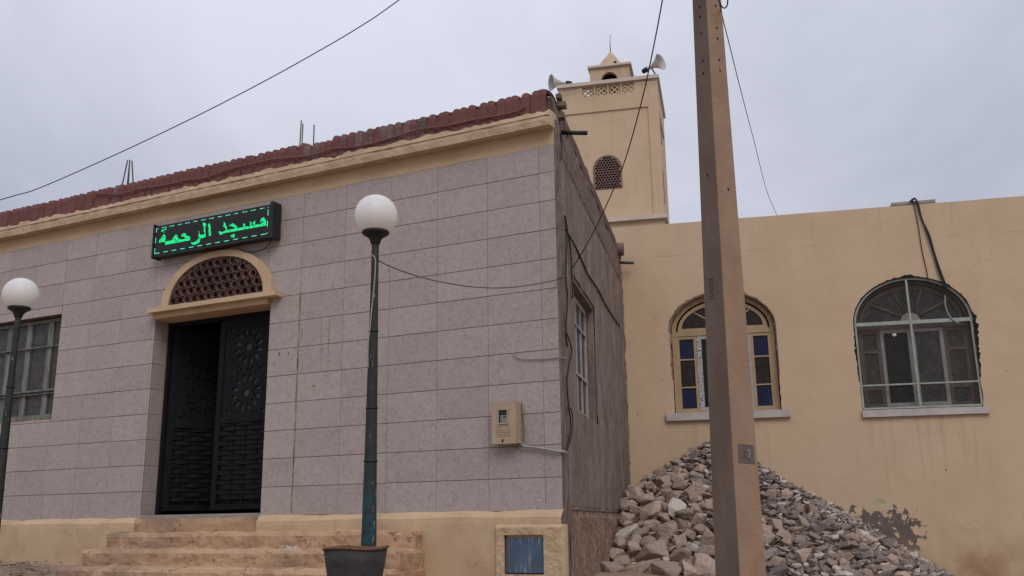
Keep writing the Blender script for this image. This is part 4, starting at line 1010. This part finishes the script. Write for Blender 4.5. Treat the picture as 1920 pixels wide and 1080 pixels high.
mb = MB(); mb.box(-.005, .022, -dp - .007, -dp - .0062, .046, .056); mb.build('dial', M['dark'], cov)
for k in range(6):
    z = -.035 - k * .0175
    for x0, x1 in (((-.085, -.035), (.01, .06)) if k < 2 else ((-.085, .06),)): mb = MB(); mb.box(x0, x1, -dp - .0015, -dp + .001, z, z + .004); mb.build('vent_slot', M['joint'], cov)
for k in range(5): mb = MB(); mb.box(hx - .002, hx + .002, -dp * .7, -.01, -.14 + k * .066, -.135 + k * .066); mb.build('side_rib', M['joint'], mt)
mb = MB(); mb.lathe([(0, 0), (.008, -.001), (.010, .003), (0, .004)], 10, lambda x, y, z: (-.018 + x, -dp - z, -.158 + y * 1.4)); mb.build('lock', M['dark'], cov)

# ================================================================== street lamps
def make_lamp():
    t_ = thing('street_lamp', '', 'street lamp', (0, 0, 0), 0, 'globe lamps along the mosque front')
    gz = 0.0                                             # globe centre is the origin of the lamp's head; post hangs below
    m_ = MB(); rg = .172
    m_.lathe([(rg * math.sin(a), rg * math.cos(a) * .98) for a in [0.001] + [math.pi * .86 * k / 30 for k in range(1, 31)]], 48); m_.build('globe', M['globe'], t_)
    m_ = MB(); zc = -rg * .86
    m_.lathe([(0, zc + .02), (.088, zc + .02), (.108, zc + .012), (.111, zc - .002), (.100, zc - .014), (.082, zc - .022), (.060, zc - .040), (.044, zc - .062), (.040, zc - .085), (.031, zc - .095)], 28); m_.build('collar', M['blackplastic'], t_)
    m_ = MB(); hgt = 2.33 + .95
    m_.lathe([(.0, zc - .07), (.029, zc - .07), (.029, zc - .2), (.031, zc - .5), (.039, zc - 1.1), (.046, zc - 1.7), (.053, -2.32), (.058, -2.6), (.064, -hgt)], 20)
    o = m_.build('post', M['lamppost'], t_)
    for z in (-.95, -1.55, -1.95):
        m_ = MB(); r_ = .0305 + (-z - .5) * .0137; m_.lathe([(r_ - .006, z - .006), (r_ + .004, z - .006), (r_ + .004, z + .006), (r_ - .006, z + .006)], 20); m_.build('band', M['blackplastic'], t_)
    return t_
lamp1 = make_lamp(); lamp1.location = fac(705, 404, -1.6); lamp1['label'] = 'globe street lamp nearer the meter box, its post rising behind the bin'
def copy_tree(o, parent=None):
    c = o.copy(); COL.objects.link(c)
    if parent: c.parent = parent
    for ch in [x for x in bpy.data.objects if x.parent == o]: copy_tree(ch, c)
    return c
lamp2 = copy_tree(lamp1); lamp2.location = fac(39, 552, -1.6); lamp2['label'] = 'globe street lamp at the far left in front of the front window'
lamp2.scale = (.97, .97, .97)

# ================================================================== waste bin
bc = fac(667, 1028, -1.98); bn = thing('waste_bin', 'dark grey metal waste bin with rusty rim at the lamp post', 'bin', (bc.x, -1.98, bc.z - .52))
mb = MB(); rt_ = .222
mb.lathe([(.0, .03), (.150, .03), (.152, .0), (.162, .1), (.185, .3), (.206, .42), (rt_, .52), (rt_ - .008, .52), (.195, .41), (.178, .3), (.155, .1), (.14, .04), (0, .04)], 40); mb.build('body', M['binmetal'], bn)
mb = MB(); pts = [(math.cos(a) * rt_, math.sin(a) * rt_, .522 + .006 * math.sin(3 * a)) for a in [2 * math.pi * k / 40 for k in range(41)]]; mb.tube(pts, .010, 8, cap=False); mb.build('rim', M['rust'], bn)

# ================================================================== concrete utility pole
PC = CAM + (ray(1389, 1079) * Vector((1, 1, 1))); d_ = ray(1389, 1079); d_ = d_ / math.hypot(d_.x, d_.y); pb = CAM + d_ * 5.0
pole = thing('utility_pole', 'tapering square concrete utility pole with painted number 12', 'utility pole', (pb.x, pb.y, 0))
vd = Vector((CAM.x - pb.x, CAM.y - pb.y, 0)).normalized()
ang = math.atan2(vd.y, vd.x)
zb0, zt0 = -1.75, 6.4
def half(z): return (.1865 + (.1865 - .1215) * (-.36 - z) / (2.79 + .36)) / 2
def pole_pt(a, b, z, inset=0):      # a: along right-face normal, b: along left-face normal
    nl = Vector((math.cos(ang - R(42)), math.sin(ang - R(42)), 0)); nr = Vector((math.cos(ang + R(48)), math.sin(ang + R(48)), 0))
    h = half(z); lean = Vector((.026, 0, 0)) * (z + .36) / 3
    return nr * (a * h) + nl * (b * h) + UP * z + lean
ch = .16
sec = [(1, 1 - ch), (1 - ch, 1), (-1 + ch, 1), (-1, 1 - ch), (-1, -1 + ch), (-1 + ch, -1), (1 - ch, -1), (1, -1 + ch)]
vs = []; fs = []; NZ = 60; zs = [zb0 + (zt0 - zb0) * k / NZ for k in range(NZ + 1)]
for kz, z in enumerate(zs):
    for q, (a_, b_) in enumerate(sec):
        jit = .016 * noise.noise(Vector((z * 5, q * 3.1, 0)))
        vs.append(pole_pt(a_ + jit, b_ + jit, z))
n8 = 8
for k in range(NZ):
    for j in range(8): fs.append((k * 8 + j, k * 8 + (j + 1) % 8, (k + 1) * 8 + (j + 1) % 8, (k + 1) * 8 + j))
fs.append(tuple(NZ * 8 + j for j in range(8)))
mb = MB(); mb.add(vs, fs); me = fixn(mb.mesh('shaft', [M['pole'], M['poledark']]))
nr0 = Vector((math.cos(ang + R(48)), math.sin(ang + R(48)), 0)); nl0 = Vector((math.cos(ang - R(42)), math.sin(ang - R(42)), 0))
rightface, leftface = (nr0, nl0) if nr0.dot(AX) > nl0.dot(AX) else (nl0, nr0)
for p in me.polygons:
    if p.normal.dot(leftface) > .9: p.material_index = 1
link('shaft', me, pole)
RF = (lambda t_, z, out=0.: pole_pt(1, t_, z) + nr0 * out) if rightface is nr0 else (lambda t_, z, out=0.: pole_pt(t_, 1, z) + nl0 * out)
LF = (lambda t_, z, out=0.: pole_pt(t_, 1, z) + nl0 * out) if rightface is nr0 else (lambda t_, z, out=0.: pole_pt(1, t_, z) + nr0 * out)
tdir = (RF(.1, 0) - RF(-.1, 0)).normalized()
tsg = 1 if tdir.dot(AX) > 0 else -1
# number plate: dark painted rectangle with the digits 12
def on_rf(tt, z, out): return RF(tsg * tt, z, out)
# height of the plate from the sight line
def pole_z(py, t0=0.0):
    best = None
    for k in range(900):
        z = -1 + k * .005; X = Vector((pb.x, pb.y, 0)) + RF(tsg * t0, z); d = X - CAM
        yy = 540 - FPX * d.dot(AY) / d.dot(AZ)
        if best is None or abs(yy - py) < best[0]: best = (abs(yy - py), z)
    return best[1]
pz0, pz1 = pole_z(868), pole_z(834)
vs = [on_rf(-.74, pz0, .0015), on_rf(.62, pz0 - .004, .0015), on_rf(.60, pz1, .0015), on_rf(-.72, pz1 + .002, .0015)]
mb = MB(); mb.add(vs + [v - rightface * .006 for v in vs], [(0, 1, 2, 3), (4, 7, 6, 5), (0, 4, 5, 1), (1, 5, 6, 2), (2, 6, 7, 3), (3, 7, 4, 0)]); plate = fixn(mb.mesh('number_plate', M['plate'])); plate = link('number_plate', plate, pole)
dg = MB(); pc = (pz0 + pz1) / 2; pw = .013
hh_ = (pz1 - pz0)
def stroke(P):
    pts_ = []
    for a_, b_ in P:
        fx, fz = (a_ + .74) / 1.36, b_ + .5
        lo_ = vs[0].lerp(vs[1], fx); hi_ = vs[3].lerp(vs[2], fx); pts_.append(lo_.lerp(hi_, fz) + rightface * .0025)
    dg.tube(pts_, .0028, 5)
stroke([(-.26, .14), (-.18, .22), (-.17, -.20)])
stroke([(.02, .12), (.06, .20), (.17, .22), (.22, .13), (.17, .0), (.03, -.20), (.24, -.20)])
dg.build('digits', M['platetext'], plate)
hol = MB()
for py, t0, f in ((10, .0, LF), (28, .0, LF), (60, .05, LF), (112, .05, LF), (135, .05, LF), (325, -.05, LF), (11, .0, RF), (52, .0, RF), (72, 0, RF), (112, 0, RF), (132, 0, RF), (355, 0, RF)):
    z = pole_z(py); n_ = leftface if f is LF else rightface
    c = f(t0, z); tx = (f(.1, z) - f(-.1, z)).normalized()
    hol.add([c + tx * (.007 * math.cos(q)) + UP * (.008 * math.sin(q)) + n_ * .0012 for q in [2 * math.pi * j / 8 for j in range(8)]] + [c + tx * (.007 * math.cos(q)) + UP * (.008 * math.sin(q)) - n_ * .004 for q in [2 * math.pi * j / 8 for j in range(8)]],
            [tuple(range(8))] + [(j, 8 + j, 8 + (j + 1) % 8, (j + 1) % 8) for j in range(8)])
hol.build('bolt_hole', M['dark'], pole)
stn = MB(); za, zb2 = pole_z(556), pole_z(520)
for k in range(9):
    z = za + (zb2 - za) * k / 8; hw_ = .0016
    a_, b_ = LF(-.42, z, .001), LF(.02, z, .001)
    stn.add([a_ - UP * hw_, b_ - UP * hw_, b_ + UP * hw_, a_ + UP * hw_, a_ - UP * hw_ - leftface * .004, b_ - UP * hw_ - leftface * .004, b_ + UP * hw_ - leftface * .004, a_ + UP * hw_ - leftface * .004],
            [(0, 1, 2, 3), (0, 4, 5, 1), (1, 5, 6, 2), (2, 6, 7, 3), (3, 7, 4, 0)])
stn.build('stamped_mark', M['dark'], pole)

# ================================================================== cables
def cable(name, pts, r, mat, label, cat='cable', smooth=6, n=6):
    P = [Vector(p) for p in pts]; outp = []
    for i in range(len(P) - 1):
        p0, p1, p2, p3 = P[max(i - 1, 0)], P[i], P[i + 1], P[min(i + 2, len(P) - 1)]
        for q in range(smooth):
            t_ = q / smooth
            outp.append(.5 * ((2 * p1) + (p2 - p0) * t_ + (2 * p0 - 5 * p1 + 4 * p2 - p3) * t_ ** 2 + (3 * p1 - p0 - 3 * p2 + p3) * t_ ** 3))
    outp.append(P[-1]); m_ = MB(); m_.tube(outp, r, n); return tag(m_.build(name, mat), label, cat)
def along(px, Y): return [fac(x, y, Y) for x, y in px]
cable('overhead_cable', along([(-220, 445), (0, 375), (70, 354), (190, 302), (300, 251), (400, 202), (500, 150), (590, 100), (670, 53), (748, 0), (980, -175)], -2.4), .0043, M['cable'], 'black overhead cable slanting across the sky at upper left')
wpt = sidew(1072, 505, .015)
epx = [(1072, 505, 0), (1105, 450, .12), (1140, 378, .25), (1172, 300, .38), (1203, 190, .52), (1224, 95, .66), (1242, 0, .8), (1256, -90, .93)]
dE = ray(1256, -90); E_ = CAM + dE.normalized() * 6.6
def on_ray_between(px, py, f):
    d = ray(px, py).normalized(); dist = (wpt - CAM).length * (1 - f) + 6.6 * f; return CAM + d * dist
cable('service_cable', [on_ray_between(*q) for q in epx], .0050, M['cable'], 'black service cable coming down from the sky to the cement side wall')
ptop = Vector((pb.x, pb.y, 0))
c3 = [(1340, -60, 5.6), (1352, 20, 5.7), (1368, 85, 6.6), (1384, 150, 7.6), (1400, 212, 9.0), (1414, 265, 10.4), (1428, 322, 11.8), (1440, 365, 12.9), (1457, 404, 14.2)]
cable('thin_cable', [CAM + ray(a_, b_).normalized() * d2 for a_, b_, d2 in c3], .0036, M['browncable'], 'thin cable from the pole top down to the hall roof edge')
cable('cable_loop', [CAM + ray(a_, b_).normalized() * 5.62 for a_, b_ in ((1343, -12), (1351, 8), (1357, 15), (1363, 11), (1365, -4))], .004, M['cable'], 'small loop of wire at the top of the pole')
l1 = lamp1.location
lw_ = [(697, 483, 0.02), (740, 503, .12), (790, 520, .25), (845, 532, .39), (900, 539, .53), (955, 539, .67), (1010, 532, .86), (1047, 523, 1.)]
pA = fac(697, 483, -1.6); pB = fac(1047, 522, -.03); la, lb = (pA - CAM).length, (pB - CAM).length
cable('lamp_wire', [CAM + ray(a_, b_).normalized() * (la + (lb - la) * f) for a_, b_, f in lw_] + [Vector((.175, -.01, fac(1052, 520).z)), sidew(1062, 517, .04)], .0055, M['browncable'], 'thin wire sagging from the nearer lamp post to the wall corner')
lp = [fac(a_, b_, -1.668 - .0 * b_) for a_, b_ in ((694, 478), (700, 480), (704, 490), (702, 530), (698, 570), (694, 610), (690, 650), (690, 690))]
cable('lamp_wire', lp, .005, M['greycable'], 'pale wire running down the upper part of the nearer lamp post')
def sc(P, o=.035): return [sidew(x, y, o) for x, y in P]
cable('wall_cable', sc([(1059, 404), (1062, 430), (1062, 470), (1061, 520), (1064, 560), (1061, 620), (1064, 650)]), .008, M['cable'], 'black cable hanging down the corner of the cement wall beside the tiles')
cable('wall_cable', sc([(1060, 404), (1064, 432), (1070, 470), (1072, 505), (1074, 560)], .03), .008, M['cable'], 'black cable bending from the wall corner to the service cable')
cable('wall_cable', sc([(1060, 430), (1078, 460), (1092, 490), (1103, 515), (1120, 540), (1138, 575), (1162, 612)], .022), .009, M['cable'], 'black cable drooping diagonally across the cement wall above the side window')
cable('wall_cable', sc([(1050, 250), (1053, 272), (1052, 300)], .04), .006, M['cable'], 'short black wire dangling under the black drain spout')
cable('wall_cable', sc([(1061, 620), (1068, 640), (1072, 660), (1066, 690), (1063, 720), (1066, 760), (1070, 800), (1062, 846)], .035), .007, M['cable'], 'black cable down the lower wall corner to the meter conduit')
cable('wall_cable', sc([(1064, 765), (1070, 766), (1074, 790), (1071, 820), (1062, 846)], .035), .006, M['cable'], 'short looped black cable beside the meter conduit')
cable('conduit', [(-.20, -.05, .575)] + [tuple(fac(a_, b_, -.03)) for a_, b_ in ((985, 837), (1004, 839), (1022, 842), (1043, 846))] + [(.18, -.01, fac(1050, 847).z), tuple(sidew(1062, 849, .04))], .013, M['greycable'], 'grey conduit from the meter box round the wall corner', 'conduit')
cable('meter_wire', [(-.29, -.04, .585), (-.27, -.05, .555), (-.23, -.055, .54), (-.19, -.05, .555), (-.185, -.03, .60), (-.19, -.02, .75), (-.21, -.02, .94)], .004, M['browncable'], 'thin brown wire looping under and behind the meter box')
cable('wall_wire', [tuple(fac(a_, b_, -.012)) for a_, b_ in ((964, 660), (966, 668), (985, 673), (1020, 673), (1045, 670))] + [(.178, -.005, fac(1050, 670).z), tuple(sidew(1063, 672, .04))], .005, M['greycable'], 'pale wire across the tiles above the meter box')
cx5 = lambda P: [(600 + x / 4.174, 160 + y / 4.174) for x, y in P]
cx6 = lambda P: [(x / 3.097, 200 + y / 3.097) for x, y in P]
low = cx6([(550, 505), (700, 508), (800, 480), (960, 455), (1100, 425), (1190, 415), (1330, 365), (1500, 325), (1590, 305), (1750, 290)]) + cx5([(0, 530), (110, 495), (230, 487), (370, 465), (590, 405), (760, 350), (1000, 315), (1210, 270), (1500, 215), (1610, 170)])
cable('roof_edge_cable', [fac(x, y, -.118) for x, y in low], .009, M['redcable'], 'red painted cable sagging along the middle of the red roof tiles')
upc = cx5([(0, 460), (100, 460), (310, 400), (430, 345), (600, 310), (760, 270), (1000, 222), (1200, 180), (1400, 128)])
cable('roof_edge_cable', [fac(x, y, -.06) for x, y in upc], .007, M['redcable'], 'red painted cable along the top of the red roof tiles')
cable('corner_wire', [fac(a_, b_, -.03) for a_, b_ in ((1003, 175), (1012, 170), (1022, 169), (1032, 174), (1040, 186), (1044, 200))], .009, M['cable'], 'black wire arching over the last roof tile at the wall corner')
def hw_pts(P, o=-.02): return [hit(x, y, R0 + EN * o, EN) for x, y in P]
cable('drop_cable', hw_pts([(1706, 378), (1715, 372), (1722, 384), (1728, 410), (1742, 440), (1752, 475), (1762, 505), (1773, 535), (1775, 552)]), .012, M['cable'], 'thickest of the black cables hanging from the hall roof to the grilled window')
cable('drop_cable', hw_pts([(1710, 377), (1717, 374), (1725, 400), (1736, 430), (1749, 470), (1759, 505), (1770, 540)], -.03), .010, M['cable'], 'black cable twisted beside the thickest one above the grilled window')
cable('drop_cable', hw_pts([(1712, 378), (1716, 395), (1722, 425), (1729, 470), (1737, 505), (1741, 532)], -.015), .006, M['cable'], 'thin black cable left of the thick ones above the grilled window')
cable('drop_cable', hw_pts([(1772, 552), (1773, 575), (1780, 592), (1790, 602), (1798, 606)], .01), .010, M['greycable'], 'pale cable end hanging in front of the grilled window')
cable('roof_wire', [hit(x, y, R0 + EN * (MD - .045), EN) for x, y in ((1049, 173), (1075, 168), (1095, 163), (1140, 158), (1190, 152), (1231, 150))], .005, M['browncable'], 'thin wire along the top of the minaret front')
cable('sign_wire', [tuple(fac(a_, b_, -.05)) for a_, b_ in ((509, 450), (500, 463), (482, 472), (460, 472), (447, 464))], .005, M['cable'], 'thin black wire looping under the green lit sign')

# ================================================================== stone heap
PU, PV, PZ, SL = 1.22, .42, 1.00, .615
def heap_z(u, v):
    r = math.hypot((u - PU) * (1.06 if u > PU else 1), (v - PV) * .93)
    return PZ - SL * r - .06 * math.exp(-r * 3) + .05 * noise.noise(Vector((u * 1.6, v * 1.6, 3))) + .02 * noise.noise(Vector((u * 5, v * 5, 8)))
def hw_ground(u, v): p = W(u, -v, 0); return ground_z(p.x, p.y)
random.seed(11)
def rock_mesh(name, mat, flat=1., seed=0, npl=9):
    rnd = random.Random(seed); bm = bmesh.new()
    for cx in (-1, 1):
        for cy in (-1, 1):
            for cz in (-1, 1):
                k_ = rnd.uniform(.55, 1.05); bm.verts.new((cx * .78 * k_ + rnd.uniform(-.25, .25), cy * .72 * k_ + rnd.uniform(-.25, .25), cz * .70 * k_ + rnd.uniform(-.2, .2)))
    for k in range(npl - 3):
        d_ = Vector((rnd.gauss(0, 1), rnd.gauss(0, 1), rnd.gauss(0, .8))).normalized(); bm.verts.new(d_ * rnd.uniform(.85, 1.12))
    r_ = bmesh.ops.convex_hull(bm, input=bm.verts[:])
    bmesh.ops.delete(bm, geom=[v for v in bm.verts if not v.link_faces], context='VERTS')
    bmesh.ops.dissolve_limit(bm, angle_limit=R(9), verts=bm.verts, edges=bm.edges)
    bmesh.ops.bevel(bm, geom=bm.edges[:], offset=.055, segments=1, affect='EDGES', clamp_overlap=True)
    bmesh.ops.triangulate(bm, faces=bm.faces)
    so = Vector((seed * 2.1, seed, 4))
    for v in bm.verts: v.co = v.co * (1 + .07 * noise.noise(v.co * 2.4 + so)) * 1.08; v.co.z *= flat
    me = bpy.data.meshes.new(name); bm.to_mesh(me); bm.free(); me.materials.append(mat); return me
kinds = {}
for nm, flat, cnt in (('rock_tan', .80, 9), ('rock_grey', .55, 8), ('rock_white', .7, 4)):
    kinds[nm] = [rock_mesh('rock', M[nm], flat * (.85 + .06 * k), 20 + k + 31 * len(kinds), 8 + k % 5) for k in range(cnt)]
placed = []; cell = {}
def fits(p, r, k=.80):
    ci = (int(p.x // .25), int(p.y // .25))
    for i in range(-2, 3):
        for j in range(-2, 3):
            for q, rq in cell.get((ci[0] + i, ci[1] + j), []):
                if (q - p).length < (r + rq) * k: return False
    return True
def put(p, r): cell.setdefault((int(p.x // .25), int(p.y // .25)), []).append((p, r))
def size_at(u, v):
    big_ = min(max((v - .5) / 1.6, 0), 1); left = min(max((2.0 - u) / 1.5, 0), 1)
    return .040 + .055 * big_ * (.45 + .55 * left) + .040 * left * (.35 + .65 * big_)
cands = []
for tries in range(16000):
    u = random.uniform(.06, 5.0); v = random.uniform(.03, 3.6)
    hz_ = heap_z(u, v); gz_ = hw_ground(u, v)
    if hz_ < gz_ - .04 and random.random() > .04: continue
    z = max(hz_, gz_)
    f = 1.0 - .55 * (tries / 16000)
    r = size_at(u, v) * random.uniform(.75, 1.45) * f
    if u < r * .9 or v < r * .9: continue
    p = Vector((u, v, z + r * .22))
    if fits(p, r): put(p, r); placed.append((r, p))
placed.sort(key=lambda t_: -t_[0])
def rock_rot(r): return (random.uniform(-.6, .6), random.uniform(-.6, .6), random.uniform(0, 6.28))
names = {'rock_tan': 'tan limestone rock', 'rock_grey': 'grey stone', 'rock_white': 'whitish broken stone'}
def zone(p):
    up_ = 'high' if p.z > .12 else 'low'
    if p.x < .95: return up_ + ' on the left flank of the heap near the cement wall'
    if p.x < 2.1: return up_ + ' on the middle of the heap around the concrete pole'
    return up_ + ' on the right flank of the heap against the yellow wall'
def kind_at(p):
    tan = min(max((2.1 - p.x) / 1.4, 0), 1) * .75 + min(max((p.y - .9) / 1.2, 0), 1) * .35
    x = random.random()
    if x < .09: return 'rock_white'
    return 'rock_tan' if random.random() < tan else 'rock_grey'
for r, p in placed[:300]:
    k = kind_at(p); o = link('rock', random.choice(kinds[k]))
    o.location = W(p.x, -p.y, p.z); o.rotation_euler = rock_rot(r)
    o.scale = (r * random.uniform(.9, 1.25), r * random.uniform(.8, 1.1), r * random.uniform(.85, 1.15))
    tag(o, names[k] + ' lying ' + zone(p), 'rock', names[k] + 's ' + zone(p))
# the remaining small stones, chips and the dirt core, one mass
def joined(items, name, mats, base=None):
    vs = []; fs = []; mi = []
    if base: vs += base[0]; fs += base[1]; mi += [0] * len(base[1])
    for me, mat4, m_i in items:
        o = len(vs); vs += [tuple(mat4 @ v.co) for v in me.vertices]; fs += [tuple(o + i for i in p.vertices) for p in me.polygons]; mi += [m_i] * len(me.polygons)
    me = bpy.data.meshes.new(name); me.from_pydata(vs, [], fs)
    for m_ in mats: me.materials.append(m_)
    me.polygons.foreach_set('material_index', mi); me.update(); return link(name, me)
def xf(p, rot, s):
    from mathutils import Euler
    return Matrix.Translation(W(p.x, -p.y, p.z)) @ Euler(rot).to_matrix().to_4x4() @ Matrix.Diagonal((*s, 1))
nu, nv = 70, 50; bv = []; bf = []
for j in range(nv):
    for i in range(nu):
        u, v = .01 + 5.2 * i / (nu - 1), .012 + 3.8 * j / (nv - 1)
        z = max(heap_z(u, v) - .05, hw_ground(u, v) - .06); bv.append(tuple(W(u, -v, z)))
for j in range(nv - 1):
    for i in range(nu - 1): bf.append((j * nu + i, (j + 1) * nu + i, (j + 1) * nu + i + 1, j * nu + i + 1))
lowp = {}
for k in range(10):
    bm = bmesh.new(); rnd = random.Random(k); bmesh.ops.create_icosphere(bm, subdivisions=1, radius=1)
    for v in bm.verts: v.co *= rnd.uniform(.6, 1.2); v.co.z *= .5
    me = bpy.data.meshes.new('chip'); bm.to_mesh(me); bm.free(); lowp[k] = me
items = []
for r, p in placed[300:]:
    items.append((lowp[random.randrange(10)], xf(p, rock_rot(r), (r * 1.2, r * 1.05, r)), random.choice((1, 1, 2, 3)) if p.x > 1.3 else random.choice((1, 2, 2, 3))))
for k in range(8500):
    u = random.uniform(.04, 5.1); v = abs(random.gauss(0, 1.1)) if random.random() < .6 else random.uniform(.03, 3.4); v = max(v, .02)
    if v > 3.6: continue
    hz_, gz_ = heap_z(u, v), hw_ground(u, v)
    if hz_ < gz_ - .02 and random.random() > .12: continue
    r = random.uniform(.012, .036); p = Vector((u, v, max(hz_, gz_) + random.uniform(-.02, .02)))
    dark = 1 if u > 1.0 else random.choice((1, 2))
    items.append((lowp[random.randrange(10)], xf(p, (random.uniform(-.5, .5), random.uniform(-.5, .5), random.uniform(0, 6.3)), (r * 1.3, r, r * .6)), dark if random.random() < .86 else 3))
g_ = joined(items, 'small_stones', [M['ground'], M['rock_grey'], M['rock_tan'], M['rock_white']], (bv, bf)); stuff(g_)
g_['label'] = 'small grey chips and dirt filling the heap of stones'
# low earthen kerb in front of the heap
kb = fac(1075, 1074, -.13)
bm = rough_box(.24, 1.75, -.30, -.10, -1.0, -.535, .06, .014, seed=81, sc=6)
tag(bm_build(bm, 'kerb', M['earth_cement']), 'low rough kerb running from the hatch column to the concrete pole', 'kerb')

# ================================================================== litter
random.seed(5)
sc_ = fac(540, 1057, -.62)
mb = MB(); q = []
for i in range(7):
    for j in range(4): q.append((sc_.x - .09 + .03 * i, -.60 - .035 * j, -.297 + .03 * random.random() * (1 if 0 < i < 6 else .2)))
mb.add(q, [(i * 4 + j, (i + 1) * 4 + j, (i + 1) * 4 + j + 1, i * 4 + j + 1) for i in range(6) for j in range(3)])
tag(mb.build('paper_scrap', M['paper']), 'crumpled pale paper scrap lying on a lower step', 'litter')
lit_ = MB()
for k in range(420):
    x = random.uniform(-8.5, -5.0); y = random.uniform(-1.5, -.12); z = ground_z(x, y) + random.uniform(.0, .05); a = random.uniform(0, 6.28); L = random.uniform(.03, .13)
    d = Vector((math.cos(a) * L, math.sin(a) * L, random.uniform(-.01, .03))); n_ = Vector((-math.sin(a), math.cos(a), .3)) * random.uniform(.004, .012); p = Vector((x, y, z))
    lit_.add([p - n_, p + d * .5 - n_ * 1.4 + UP * .008, p + d, p + d * .5 + n_ * 1.4 + UP * .008, p + n_], [(0, 1, 2, 3, 4)])
g_ = stuff(lit_.build('dry_litter', M['litter'])); g_['label'] = 'dry leaf litter on the earth at the left foot of the steps'
